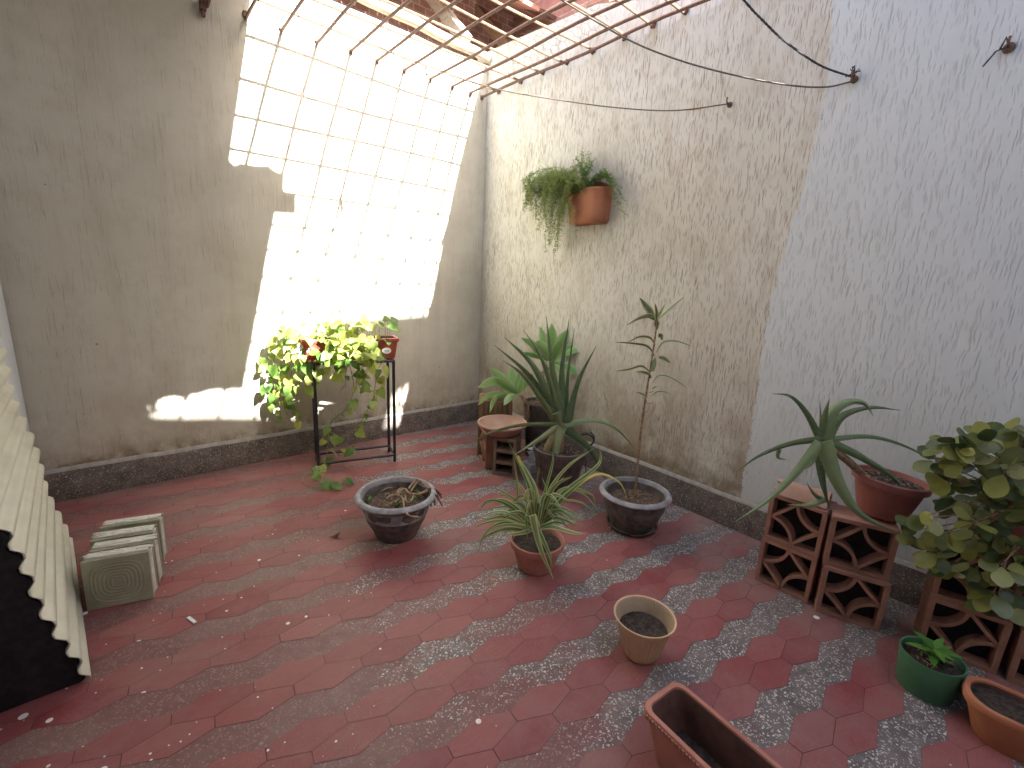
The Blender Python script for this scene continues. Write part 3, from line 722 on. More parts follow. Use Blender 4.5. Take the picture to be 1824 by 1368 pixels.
def grey_pot(loc, label, Rr, H, rb, scale_in=.93):
    t = thing('flower_pot', (*loc, 0), label, 'pot', 'grey wide rimmed pots')
    def relief(a, i):
        return .022 * abs(math.sin(3 * a)) * (1 if 2 < i < 9 else 0) + .010 * math.sin(11 * a + i) * (1 if 2 < i < 9 else 0)
    rt = Rr * .84
    prof = [(0, 0), (rb * .96, 0), (rb, .006), (rb * 1.03, H * .08), (rb * 1.12, H * .18), (rb * 1.24, H * .30), (rb * 1.36, H * .42), (rb * 1.46, H * .54), (rb * 1.53, H * .66), (rt * .975, H * .78), (rt, H * .86), (rt, H * .90)]
    m = MB(); m.lathe(prof + [(rt - .010, H * .90), (rt * .86, H * .4), (0, H * .38)], n=72, rib=lambda a, i: relief(a, i)); m.build('body', M['pot_grey'], t, local=True)
    m = MB(); m.lathe([(rt - .010, H * .86), (rt + .003, H * .85), (rt + .012, H * .87), (Rr - .004, H * .895), (Rr, H * .93), (Rr - .006, H * .97), (Rr - .018, H), (Rr - .027, H * .995), (Rr - .033, H * .96), (rt - .012, H * .55)], n=72, caps=False); m.build('rim', M['pot_rim'], t, local=True)
    m = MB(); soil_disc(m, rt - .016, H * .70, amp=.03, seed=loc[0]); debris(m, rt - .03, H * .71, 90); m.build('soil', [M['soil'], M['stem_brown']], t, local=True)
    return t
P_GL = (-1.632, -1.478); P_GR = (-.485, -2.210)
grey_pot(P_GL, 'grey pot with weeds and a dry twisted root, standing alone on the red tiles', .216, .250, .112)
grey_pot(P_GR, 'grey pot with the tall bare stemmed plant, by the beige wall', .206, .232, .114)
m = MB(); m.lathe([(0, .002), (.118, .002), (.142, .012), (.150, .028), (.143, .028), (.134, .016), (.10, .010)], n=48)
o = m.build('saucer', M['pot_grey'], None); o.location = (*P_GR, 0); tag(o, 'dark round saucer under the grey pot by the beige wall', 'saucer')

t = thing('flower_pot', (-1.212, -2.154, 0), 'terracotta ribbed pot with the variegated spider plant', 'pot')
def tr_rib(a, i): return .020 * (1 if (math.sin(22 * a) > 0) else 0) if i in (3, 4) else 0
m = MB(); m.lathe([(0, 0), (.086, 0), (.092, .006), (.094, .022), (.118, .112), (.127, .116), (.134, .122), (.135, .148), (.128, .152), (.122, .147), (.112, .10), (0, .098)], n=132, rib=tr_rib); m.build('body', M['terra'], t, local=True)
m = MB(); soil_disc(m, .117, .128, amp=.02, seed=3); m.build('soil', M['soil_dark'], t, local=True)

t = thing('flower_pot', (-1.270, -2.812, 0), 'empty tan fluted pot half filled with dark earth, on the open floor', 'pot')
def tn_rib(a, i): return .045 * abs(math.sin(15 * a)) - .02 if i in (3, 4, 5) else 0
m = MB(); m.lathe([(0, 0), (.058, 0), (.065, .006), (.073, .03), (.087, .09), (.097, .125), (.100, .13), (.112, .160), (.117, .166), (.116, .170), (.110, .168), (.094, .128), (.085, .08), (0, .078)], n=156, rib=tn_rib); m.build('body', [M['tan']], t, local=True)
m = MB(); m.lathe([(.1095, .1665), (.0935, .1275), (.0895, .108)], n=64, caps=False); m.build('dusty_lining', M['tan_in'], t, local=True)
m = MB(); soil_disc(m, .092, .112, amp=.012, seed=5); m.build('soil', M['soil_dark'], t, local=True)

P_GN = (-.566, -3.556)
t = thing('flower_pot', (*P_GN, 0), 'small green pot with a seedling, in front of the clay blocks', 'pot')
m = MB(); m.lathe([(0, 0), (.078, 0), (.082, .006), (.090, .10), (.094, .134), (.093, .140), (.088, .138), (.083, .09), (0, .088)], n=64); m.build('body', M['green_pot'], t, local=True)
m = MB(); soil_disc(m, .0865, .115, amp=.015, seed=8); debris(m, .07, .118, 14); m.build('soil', [M['soil_dark'], M['stem_brown']], t, local=True)

def trough(name, label, C0, ang, L, Wd, H, mat, soil_z, rim=.018, taper=.82, corner=.03, soil='soil_dark', flutes=True, cat='planter', z0=0.0):
    t = thing(name, (C0[0], C0[1], z0), label, cat, rz=ang)
    def rr(l, w, c, n=6):
        out = []
        for (sx, sy, a0) in ((1, 1, 0), (-1, 1, PI / 2), (-1, -1, PI), (1, -1, 1.5 * PI)):
            for i in range(n + 1):
                a = a0 + PI / 2 * i / n; out.append((sx * (l / 2 - c) + c * math.cos(a), sy * (w / 2 - c) + c * math.sin(a)))
        return out
    def ring(l, w, c, z, fl=0):
        P_ = []; base = rr(l, w, c); n = len(base)
        for i in range(n):
            p, q = base[i], base[(i + 1) % n]; d = math.hypot(q[0] - p[0], q[1] - p[1]); k_ = max(1, int(round(d / .008))) if i % 7 == 6 else 1
            P_.append((p, q))
        return base
    levels = [(L * taper + .0, Wd * taper * .92, corner, 0.0), (L * taper + .006, Wd * taper * .92 + .006, corner, .006), (L * .965, Wd * .90, corner, H - .03), (L - .004, Wd - .004, corner + .004, H - .026), (L, Wd, corner + .006, H - .020), (L, Wd, corner + .006, H - .006), (L - .006, Wd - .006, corner + .003, H), (L - 2 * rim + .004, Wd - 2 * rim + .004, corner, H), (L - 2 * rim, Wd - 2 * rim, corner, H - .006), (L * taper - .02 + (L - L * taper) * soil_z / H, Wd * taper * .92 - .02 + (Wd * .9 - Wd * taper * .92) * soil_z / H, corner * .8, soil_z)]
    m = MB(); n = 28; vs = []
    for (l, w, c, z) in levels: vs += [Vector((p[0], p[1], z)) for p in rr(l, w, c)]
    k_ = len(levels)
    fs = [(i * n + j, i * n + (j + 1) % n, (i + 1) * n + (j + 1) % n, (i + 1) * n + j) for i in range(k_ - 1) for j in range(n)] + [tuple(range(n - 1, -1, -1))]
    m.add(vs, fs)
    if flutes:                                                  # small ribs round the rolled rim and panels of the side
        nn = int(L / .012)
        for i in range(nn):
            x = -L / 2 + .03 + (L - .06) * i / (nn - 1)
            for sy in (-1, 1): m.box((x, sy * (Wd / 2 + .0004), H - .0135), (.0065, .006, .0135))
        nn = int(Wd / .012)
        for i in range(nn):
            y = -Wd / 2 + .03 + (Wd - .06) * i / (nn - 1)
            for sx in (-1, 1): m.box((sx * (L / 2 + .0004), y, H - .0135), (.006, .0065, .0135))
    m.m = [1 if 140 + 56 + 28 <= i < 252 else q for i, q in enumerate(m.m)]
    m.build('trough', [mat, M['stained']], t, local=True, sharp=35)
    l, w, c, z = levels[-1]; m = MB(); base = rr(l + .006, w + .006, c); nx = 14; vs = [Vector((0, 0, soil_z + .004))]
    for i in range(1, 6):
        vs += [Vector((p[0] * i / 5, p[1] * i / 5, soil_z + .003 + (.012 * noise.noise(Vector((p[0] * i * 6, p[1] * i * 9, 4))) if i < 5 else 0))) for p in base]
    fs = [(0, 1 + j, 1 + (j + 1) % n) for j in range(n)] + [(1 + (i - 1) * n + j, 1 + i * n + j, 1 + i * n + (j + 1) % n, 1 + (i - 1) * n + (j + 1) % n) for i in range(1, 5) for j in range(n)]
    m.add(vs, fs); m.build('soil', M[soil], t, local=True)
    return t
a_, b_, c_ = at(1132, 1257, 2, .175), at(1212, 1207, 2, .175), at(1250, 1368, 2, .175)
d_ = (c_ - a_); d_.z = 0; d_.normalize(); d2 = at(1400, 1368, 2, .175) - b_; d2.z = 0; d2.normalize(); d_ = (d_ + d2).normalized()
w_ = .182; nrm_ = Vector((-d_.y, d_.x, 0)); nrm_ = nrm_ if (b_ - a_).dot(nrm_) > 0 else -nrm_
mid = (a_ + b_) / 2 + d_ * .35
trough('planter_box', 'long empty terracotta trough in the foreground', (mid.x, mid.y), math.atan2(d_.y, d_.x), .70, w_, .175, M['terra'], .045)
trough('planter_box', 'brown orange planter full of dark earth beside the green pot', (-.600, -3.955), math.radians(-84), .62, .185, .132, M['terra_orange'], .105, corner=.07, taper=.86, flutes=False)

m = MB(); m.prism([(-.05, -.03), (.03, -.04), (.055, .0), (.03, .04), (-.04, .035)], 0, .075)
for i in range(5, 10): m.v[i].x *= .8; m.v[i].y *= .75; m.v[i].z += .012 * math.sin(i * 3)
p = at(1700, 1262, 2, 0); o = m.build('stone', M['stone'], None, smooth=False, bevel=.008); o.location = (-.50, -3.665, 0); o.rotation_euler = (0, 0, .5)
tag(o, 'grey stone lump wedged between the green pot and the brown planter', 'stone')

# ---------------------------------------------------------------- clay breeze blocks
BS, BD = .232, .150
def breeze_mesh():
    fr = MB(); w = .018
    fr.box((0, 0, w / 2), (BS, BD, w)); fr.box((0, 0, BS - w / 2), (BS, BD, w))
    fr.box((-BS / 2 + w / 2, 0, BS / 2), (w, BD, BS - 2 * w)); fr.box((BS / 2 - w / 2, 0, BS / 2), (w, BD, BS - 2 * w))
    lt = MB(); th = .013; dd = BD - .008; h = BS / 2 - w
    def strip(pts):
        n = len(pts); vs = []
        for i, p in enumerate(pts):
            q = Vector(pts[min(i + 1, n - 1)]) - Vector(pts[max(i - 1, 0)]); q.normalize(); nn = Vector((-q.y, q.x))
            for sy in (-1, 1):
                for s_ in (-1, 1): vs.append(Vector((p[0] + nn.x * s_ * th / 2, sy * dd / 2, p[1] + nn.y * s_ * th / 2 + BS / 2)))
        fs = []
        for i in range(n - 1):
            b = i * 4; c = b + 4
            fs += [(b, b + 1, c + 1, c), (b + 3, b + 2, c + 2, c + 3), (b + 1, b + 3, c + 3, c + 1), (b + 2, b, c, c + 2)]
        lt.add(vs, fs)
    e = h + .004
    strip([(-e, 0), (-e * .5, e * .46), (0, e)]); strip([(e, 0), (e * .5, -e * .46), (0, -e)])       # straight ribs cut two corners
    for cx, cz, a0 in ((e, e, PI), (-e, -e, 0)):
        strip([(cx + e * math.cos(a0 + PI / 2 * i / 10), cz + e * math.sin(a0 + PI / 2 * i / 10)) for i in range(11)])   # arcs swing round the others
    return fr, lt
_fr, _lt = breeze_mesh()
blk = thing('breeze_block', (0, 0, 0), '', 'breeze block', 'clay breeze blocks along the white wall')
_fr.build('frame', M['block'], blk, local=True, smooth=False, bevel=.003)
_lt.build('lattice', M['block'], blk, local=True, smooth=False)
m = MB(); m.box((0, -BD / 2 + .062, BS / 2), (BS - .034, .006, BS - .034)); m.build('back_web', M['block_soot'], blk, local=True, smooth=False)  # near-black plate added to put shade into the holes
first = [True]
def put_block(P1, P2, z, label, flip=0, group='clay breeze blocks along the white wall', s=1.0, mat=None):
    """front lower edge runs from P1 to P2 (seen left to right); the block extends away from the viewer"""
    o = blk if first[0] else copy_tree(blk); first[0] = False
    d = Vector((P2[0] - P1[0], P2[1] - P1[1], 0)).normalized(); n = Vector((-d.y, d.x, 0))
    c = Vector((P1[0], P1[1], 0)) + d * (BS * s / 2) + n * (BD * s / 2); 
    o.location = (c.x, c.y, z); o.rotation_euler = (0, 0, math.atan2(d.y, d.x)); o.scale = (-s if flip else s, s, s)
    tag(o, label, 'breeze block', group)
    return o
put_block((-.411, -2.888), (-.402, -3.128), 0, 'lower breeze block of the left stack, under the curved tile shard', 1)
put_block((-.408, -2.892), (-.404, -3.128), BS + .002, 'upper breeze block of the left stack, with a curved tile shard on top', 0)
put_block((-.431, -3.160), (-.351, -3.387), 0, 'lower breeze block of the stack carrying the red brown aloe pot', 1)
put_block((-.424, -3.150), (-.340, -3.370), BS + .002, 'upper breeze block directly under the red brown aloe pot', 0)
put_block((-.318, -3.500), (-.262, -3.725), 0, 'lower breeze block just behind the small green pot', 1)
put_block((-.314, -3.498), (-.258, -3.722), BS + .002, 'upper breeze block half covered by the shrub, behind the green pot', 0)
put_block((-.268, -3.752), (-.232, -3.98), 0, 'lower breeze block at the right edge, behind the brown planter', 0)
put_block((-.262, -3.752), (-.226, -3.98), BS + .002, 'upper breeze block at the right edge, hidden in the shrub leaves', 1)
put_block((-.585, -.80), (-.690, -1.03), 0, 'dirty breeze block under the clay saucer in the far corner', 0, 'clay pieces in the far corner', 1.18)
# curved tile shard on the left stack
m = MB(); R_ = .085; vs = []
for i in range(13):
    a = math.radians(25 + 130 * i / 12)
    for j in range(5):
        y = -.10 + .2 * j / 4 - (.02 * math.sin(i * 1.7) if j == 4 else 0)
        for rr_ in (R_, R_ - .013): vs.append(Vector((rr_ * math.cos(a), y, rr_ * math.sin(a) - R_ * math.sin(math.radians(25)) + .006)))
I = lambda i, j, q: (i * 5 + j) * 2 + q
fs = []
for i in range(12):
    for j in range(4): fs += [(I(i, j, 0), I(i + 1, j, 0), I(i + 1, j + 1, 0), I(i, j + 1, 0)), (I(i, j, 1), I(i, j + 1, 1), I(i + 1, j + 1, 1), I(i + 1, j, 1))]
    fs += [(I(i, 0, 0), I(i, 0, 1), I(i + 1, 0, 1), I(i + 1, 0, 0)), (I(i, 4, 0), I(i + 1, 4, 0), I(i + 1, 4, 1), I(i, 4, 1))]
for j in range(4): fs += [(I(0, j, 0), I(0, j + 1, 0), I(0, j + 1, 1), I(0, j, 1)), (I(12, j, 0), I(12, j, 1), I(12, j + 1, 1), I(12, j + 1, 0))]
m.add(vs, fs); o = m.build('roof_tile', M['clay_pale'], None); o.location = (-.335, -3.005, 2 * BS + .004); o.rotation_euler = (0, 0, math.radians(8))
tag(o, 'curved clay roof tile shard lying on the left block stack', 'roof tile')

# three-hole brick and saucer of the far corner
t = thing('hollow_brick', (-.585, -1.165, 0), 'dark brick with three square holes beside the dirty breeze block', 'brick', 'clay pieces in the far corner', rz=math.radians(-52))
m = MB(); bw, bh, bd = .165, .285, .20; q = .022
m.box((-bw / 2 + q / 2, 0, bh / 2), (q, bd, bh)); m.box((bw / 2 - q / 2, 0, bh / 2), (q, bd, bh))
for i in range(4): m.box((0, 0, q / 2 + (bh - q) * i / 3), (bw - 2 * q, bd - .002, q))
m.box((0, bd / 2 - .05, bh / 2), (bw - 2 * q, .02, bh - .002))
m.build('body', M['block_old'], t, local=True, smooth=False, bevel=.002)
m = MB(); m.lathe([(0, .0), (.105, .0), (.12, .006), (.166, .060), (.180, .068), (.184, .078), (.180, .088), (.170, .088), (.160, .072), (.118, .020), (.10, .014), (0, .014)], n=56)
for i in range(7):
    a = rnd.uniform(0, 6.28); r_ = rnd.uniform(0, .11); m.box((r_ * math.cos(a), r_ * math.sin(a), .018), (.008, .006, .005), mat=1)
o = m.build('saucer', [M['clay_pale'], M['dry_leaf']], None); o.location = (-.610, -1.125, .289); tag(o, 'wide pale clay saucer balanced on the blocks of the far corner', 'saucer')

# ribbed planter of the front agave and the tall pot of the back agave
P_A1 = (-.42, -.80)
t = thing('planter_box', (*P_A1, 0), 'square ribbed brown planter holding the front soft agave', 'planter', rz=math.radians(-38))
m = MB(); m.box((0, 0, .225), (.25, .25, .45))
for f_ in range(4):
    for i in range(7):
        Mr = Matrix.Rotation(f_ * PI / 2, 3, 'Z'); m.box(Mr @ Vector((-.108 + i * .036, .128, .225)), (.024, .010, .448), Mr)
m.box((0, 0, .453), (.262, .262, .018)); m.build('body', M['ribbed'], t, local=True, smooth=False, bevel=.003)
m = MB(); soil_disc(m, .11, .466, amp=.03, seed=2); debris(m, .1, .468, 40); m.build('soil', [M['soil'], M['stem_brown']], t, local=True)
P_A2 = (-.155, -1.055)
t = thing('flower_pot', (*P_A2, 0), 'dark tall pot in the corner holding the back soft agave', 'pot')
m = MB(); m.lathe([(0, 0), (.10, 0), (.105, .01), (.135, .40), (.142, .41), (.142, .45), (.134, .45), (.128, .40), (0, .395)], n=48); m.build('body', M['pot_grey'], t, local=True)
m = MB(); soil_disc(m, .13, .425, amp=.03, seed=6); debris(m, .12, .43, 40); m.build('soil', [M['soil'], M['stem_brown']], t, local=True)
P_AL = (-.475, -1.585)
t = thing('flower_pot', (*P_AL, 0), 'dark round pot holding the big aloe, behind the spider plant', 'pot')
m = MB(); m.lathe([(0, 0), (.125, 0), (.13, .008), (.172, .25), (.182, .262), (.184, .30), (.174, .302), (.166, .26), (0, .255)], n=56); m.build('body', M['pot_grey'], t, local=True)
m = MB(); soil_disc(m, .168, .28, amp=.03, seed=4); debris(m, .15, .285, 50); m.build('soil', [M['soil_dark'], M['stem_brown']], t, local=True)

# red brown bowl pot of the right hand aloe
P_AR = Vector((-.245, -3.275, 2 * BS + .003))
t = thing('flower_pot', P_AR, 'red brown bowl pot with the aloe, tilted slightly on the breeze blocks', 'pot')
t.rotation_euler = (math.radians(2), math.radians(4), 0); t.location.z += .007
m = MB(); m.lathe([(0, 0), (.078, 0), (.084, .006), (.094, .035), (.112, .10), (.120, .135), (.124, .139), (.136, .143), (.139, .168), (.134, .174), (.126, .172), (.119, .14), (0, .122)], n=96, rib=lambda a, i: .008 * math.sin(40 * a) if i in (3, 4, 5) else 0); m.build('body', M['terra_red'], t, local=True)
m = MB(); soil_disc(m, .120, .150, amp=.03, seed=11); debris(m, .10, .155, 40); m.build('soil', [M['soil_dark'], M['stem_brown']], t, local=True)
# pot of the shrub
P_SH = Vector((-.150, -3.70, 2 * BS + .003))
t = thing('flower_pot', P_SH, 'brown pot mostly hidden under the round leaved shrub', 'pot')
m = MB(); m.lathe([(0, 0), (.085, 0), (.09, .006), (.115, .15), (.122, .155), (.122, .18), (.115, .18), (.11, .15), (0, .14)], n=48); m.build('body', M['terra'], t, local=True)
m = MB(); soil_disc(m, .113, .16, amp=.02, seed=12); m.build('soil', M['soil_dark'], t, local=True)

# wall pot
P_WP = Vector((0, -1.30, 1.80))
t = thing('wall_pot', P_WP, 'half round terracotta pocket pot hung on the beige wall, full of feathery fern', 'wall pot')
def half(prof, n=24):
    vs = []
    for (r_, z) in prof:
        for j in range(n + 1):
            a = PI / 2 + PI * j / n
            cx, sy = math.cos(a), math.sin(a)
            e = .55; cx = math.copysign(abs(cx) ** e, cx); sy = math.copysign(abs(sy) ** e, sy)
            vs.append(Vector((r_ * .80 * cx, r_ * sy, z)))
    k_ = n + 1
    fs = [(i * k_ + j, i * k_ + j + 1, (i + 1) * k_ + j + 1, (i + 1) * k_ + j) for i in range(len(prof) - 1) for j in range(n)]
    fs.append(tuple(range(n, -1, -1)))
    return vs, fs
m = MB(); vs, fs = half([(.135, .0), (.148, .012), (.158, .06), (.163, .14), (.163, .215), (.166, .225), (.160, .230), (.150, .226), (.148, .19), (.0, .19)]); m.add(vs, fs); m.build('body', M['terra_orange'], t, local=True)
m = MB(); m.prism([(-.155, .02), (.155, .02), (.155, .22)] + [(.155 * math.cos(a), .22 + .07 * math.sin(a)) for a in [PI * i / 12 for i in range(1, 12)]] + [(-.155, .22)], -.012, -.001, M=Mx @ Matrix(((1, 0, 0, 0), (0, 1, 0, 0), (0, 0, 1, 0), (0, 0, 0, 1)))); m.build('back_plate', M['terra_orange'], t, local=True, smooth=False)
m = MB(); vs, fs = half([(.15, .205), (.0, .212)]); m.add(vs, fs[:-1]); m.build('soil', M['soil_dark'], t, local=True)

# ---------------------------------------------------------------- leaning sheet and glass blocks on the left
def corr(u):
    c = math.cos(u * 2 * PI / .082 + .5 * math.sin(u * 9)); return .0098 * max(-1, min(1, c * 1.3)) + .007 * math.sin(u * 13 + 1)
m = MB(); NX = 130; NY = 10; top = 1.075
foot = Vector((-2.905, 0)); lean = math.atan2(.205, 1.06)
vs = []
for side_ in (0, 1):
    for i in range(NX + 1):
        u = i / NX * top
        bow = .018 * math.sin(PI * u / top)
        for j in range(NY + 1):
            fy = j / NY
            y0_ = -1.735 + .02 * math.sin(u * 3); y1_ = -.62 - .02 * u
            y = y0_ + (y1_ - y0_) * fy
            x = (-2.902 - .090 * fy) * (1 - u / top) + (-3.092) * (u / top) - bow * .4; z = u * math.cos(lean)
            h = corr(u) + (.0035 if side_ else 0)
            vs.append(Vector((x + h * math.cos(lean) , y, z + .018 + h * math.sin(lean))))
K = (NX + 1) * (NY + 1); I = lambda s_, i, j: s_ * K + i * (NY + 1) + j
fs = []
for i in range(NX):
    for j in range(NY): fs += [(I(1, i, j), I(1, i, j + 1), I(1, i + 1, j + 1), I(1, i + 1, j)), (I(0, i, j), I(0, i + 1, j), I(0, i + 1, j + 1), I(0, i, j + 1))]
    fs += [(I(0, i, 0), I(1, i, 0), I(1, i + 1, 0), I(0, i + 1, 0)), (I(0, i, NY), I(0, i + 1, NY), I(1, i + 1, NY), I(1, i, NY))]
for j in range(NY): fs += [(I(0, 0, j), I(0, 0, j + 1), I(1, 0, j + 1), I(1, 0, j)), (I(0, NX, j), I(1, NX, j), I(1, NX, j + 1), I(0, NX, j + 1))]
m.add(vs, fs); o = m.build('corrugated_sheet', M['cream_sheet'], None)
tag(o, 'cream corrugated roofing sheet leaning against the side wall', 'roofing sheet')
# near-black panel added as painted shade in the gap under the sheet
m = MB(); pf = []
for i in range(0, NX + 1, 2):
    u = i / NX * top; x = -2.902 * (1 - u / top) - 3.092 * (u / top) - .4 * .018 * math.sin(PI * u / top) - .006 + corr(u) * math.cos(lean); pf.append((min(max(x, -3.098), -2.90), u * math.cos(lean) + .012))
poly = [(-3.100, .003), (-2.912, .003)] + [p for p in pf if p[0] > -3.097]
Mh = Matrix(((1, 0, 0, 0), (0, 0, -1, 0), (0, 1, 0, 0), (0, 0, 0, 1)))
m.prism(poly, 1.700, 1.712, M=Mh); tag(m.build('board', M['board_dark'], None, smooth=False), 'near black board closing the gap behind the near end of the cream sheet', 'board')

def glass_block(A, B, t_, label, tilt=0.0, h=.215):
    """A, B: front lower corners left and right; t_: thickness away from the viewer"""
    d = Vector((B[0] - A[0], B[1] - A[1], 0)); Lg = d.length; d.normalize(); n = Vector((-d.y, d.x, 0))
    c = Vector((A[0], A[1], 0)) + d * Lg / 2 + n * t_ / 2
    g = thing('glass_block', c, label, 'glass block', 'glass blocks stacked on edge by the sheet', math.atan2(d.y, d.x)); g.rotation_euler.x = tilt
    m = MB(); w = .012
    ft = t_ * .5
    for sg in (-1, 1):
        y = sg * (t_ / 2 - .008)
        m.box((0, y, h / 2), (Lg, .016, h))
        for k_ in range(6):                                        # moulded rings of the glass face
            r0 = .020 + .013 * k_
            if r0 > h / 2 - .02: break
            vs = []; fs = []; nn = 36
            for i in range(nn):
                a = 2 * PI * i / nn
                for (rr_, yy) in ((r0 - .0045, 0), (r0, .0016), (r0 + .0045, 0)):
                    ca_, sa_ = math.cos(a), math.sin(a); e = .62
                    vs.append(Vector((math.copysign(abs(ca_) ** e, ca_) * rr_ * Lg / h, y + sg * (.0081 + yy), h / 2 + math.copysign(abs(sa_) ** e, sa_) * rr_)))
            for i in range(nn):
                for q in range(2): fs.append((i * 3 + q, ((i + 1) % nn) * 3 + q, ((i + 1) % nn) * 3 + q + 1, i * 3 + q + 1))
            m.add(vs, fs)
    m.build('glass_face', M['glassblk'], g, local=True, smooth=False, bevel=.003)
    m = MB(); y = t_ / 2 - .017
    m.box((0, 0, h + .001), (Lg - .012, 2 * y, .010)); m.box((0, 0, .006), (Lg - .012, 2 * y, .010)); m.box((-Lg / 2 + .006, 0, h / 2), (.010, 2 * y, h - .02)); m.box((Lg / 2 - .006, 0, h / 2), (.010, 2 * y, h - .02))
    for i in range(26):
        m.box((rnd.uniform(-.45, .45) * Lg, rnd.uniform(-1, 1) * (y - .006), h + .005), (rnd.uniform(.01, .05), rnd.uniform(.006, .016), rnd.uniform(.004, .010)), Matrix.Rotation(rnd.uniform(-.4, .4), 3, 'Z'))
    m.build('mortar_edge', M['mortar'], g, local=True, smooth=False, bevel=.002)
    return g
gA, gB = at(155, 1090, 2, 0), at(276, 1066, 2, 0)
du = (gB - gA).normalized(); dn = Vector((-du.y, du.x, 0)); gB = gA + du * .222
labs = ['glass block at the front of the row, its ringed face showing', 'second glass block from the front, ragged mortar on its edge', 'third glass block from the front, between two others', 'glass block at the back of the row, farthest from the viewer']
off = 0
for i, lb in enumerate(labs):
    sh_ = du * (-.012 * i + (.012 if i % 2 else 0))
    q = dn * off
    glass_block(gA + q + sh_, gB + q + sh_, .078, lb, math.radians([-3, 1, 2, -2][i])); off += .098

# ---------------------------------------------------------------- plant stand and its planter
SA, SB = Vector((-1.700, -.415, 0)), Vector((-1.180, -.545, 0)); sdv = (SB - SA).normalized(); snv = Vector((-sdv.y, sdv.x, 0)); SH_ = .79
SC, SD = SA + snv * .205, SB + snv * .205
st = thing('plant_stand', (SA + SD) / 2, 'black steel tube stand carrying the red planter of trailing pothos', 'plant stand')
def up(p, z): return Vector((p.x, p.y, z))
for p in (SA, SB, SC, SD):
    m = MB(); m.tube([up(p, 0), up(p, SH_ - .012)], .011, 10); m.build('leg', M['black_steel'], st)
for z, nm in ((SH_ - .011, 'top_frame'), (.055, 'bottom_frame')):
    m = MB(); L4 = [SA, SB, SD, SC]
    for i in range(4): m.tube([up(L4[i], z), up(L4[(i + 1) % 4], z)], .0105, 10)
    m.build(nm, M['black_steel'], st)
PCen = (SA + SD) / 2 - sdv * .012 + snv * .0
pb = trough('planter_box', 'red plastic planter with a white oval sticker, on the black stand', (PCen.x, PCen.y), math.atan2(sdv.y, sdv.x), .66, .185, .15, M['planter_red'], .12, corner=.02, taper=.90, flutes=False, z0=SH_ + .0005)
m = MB(); m.lathe([(0, 0), (.022, 0), (.022, .0012), (0, .0013)], n=28, sx=1.5); o = m.build('sticker', M['white_label'], pb, local=True); o.location = (.235, -.0855, .062); o.rotation_euler = (math.radians(84), 0, 0)
m = MB(); m.tube([(-.02 + .0028 * i, .005 * math.sin(i * 1.5), .0016) for i in range(15)], .0011, 5); m.tube([(-.014, -.009, .0016), (.014, -.009, .0016)], .0009, 5); mk = m.build('print', M['ink'], o, local=True)
m = MB()
for x0, seg in ((0, [((0, 0), (0, .034))]), (.011, [((0, 0), (0, .034))]), (.022, [((0, .034), (.014, .034)), ((.014, .034), (.014, .018)), ((.014, .018), (0, 0)), ((0, 0), (.014, 0))])):
    for p, q in seg: m.tube([(x0 + p[0], 0, p[1]), (x0 + q[0], 0, q[1])], .0018, 5)
o = m.build('print', M['white_label'], pb, local=True); o.location = (-.290, -.0895, .062); o.rotation_euler = (math.radians(-6), 0, 0)

# ---------------------------------------------------------------- plants
def fr_noise(i, a): return noise.noise(Vector((i * 3.7, a * 1.3, .5)))
# pothos
pt = thing('trailing_plant', (PCen.x, PCen.y, SH_ + .12), 'lush yellow green pothos trailing over the stand down to the floor', 'plant')
stems = MB(); lv = MB()
PF = SA.lerp(SB, .5)                                            # depth of the front of the stand
def pleaf(p, d, sz, tint=None, nrm=None):
    tv = (CL - p).normalized()
    if nrm is None: nrm = (tv * rnd.uniform(.2, 1.0) + Vector((rnd.uniform(-.7, .7), rnd.uniform(-.9, .2), rnd.uniform(.1, 1.0)))).normalized()
    pet = p + Vector(d).normalized() * sz * .55 + Vector((0, 0, .012))
    stems.tube([p, p.lerp(pet, .5) + Vector((0, 0, .008)), pet], .0013, 4)
    lv.leaf(pet, Vector(d) + Vector((0, 0, -.5)), nrm, sz * 1.15, sz, 'heart', 0, rnd.random() ** 1.3 if tint is None else tint, rnd.uniform(.05, .35))
def vine(path, off0, off1, every=.05, sz=.062, tint=None, r=.0026):
    n = len(path); pts = [onp(x, y, PF, off0 + (off1 - off0) * i / max(1, n - 1) + rnd.uniform(-.012, .012)) for i, (x, y) in enumerate(path)]
    L = sum((pts[i + 1] - pts[i]).length for i in range(n - 1)); C_ = catmull(pts, max(12, int(L / .012)))
    stems.tube(C_, r, 5)
    acc = rnd.uniform(0, every)
    for i in range(1, len(C_)):
        acc += (C_[i] - C_[i - 1]).length
        if acc > every:
            acc = rnd.uniform(-.012, .012)
            d = Vector((rnd.uniform(-1, 1), rnd.uniform(-1, .4), rnd.uniform(-1, .25)))
            pleaf(C_[i], d, sz * rnd.uniform(.55, 1.25), tint)
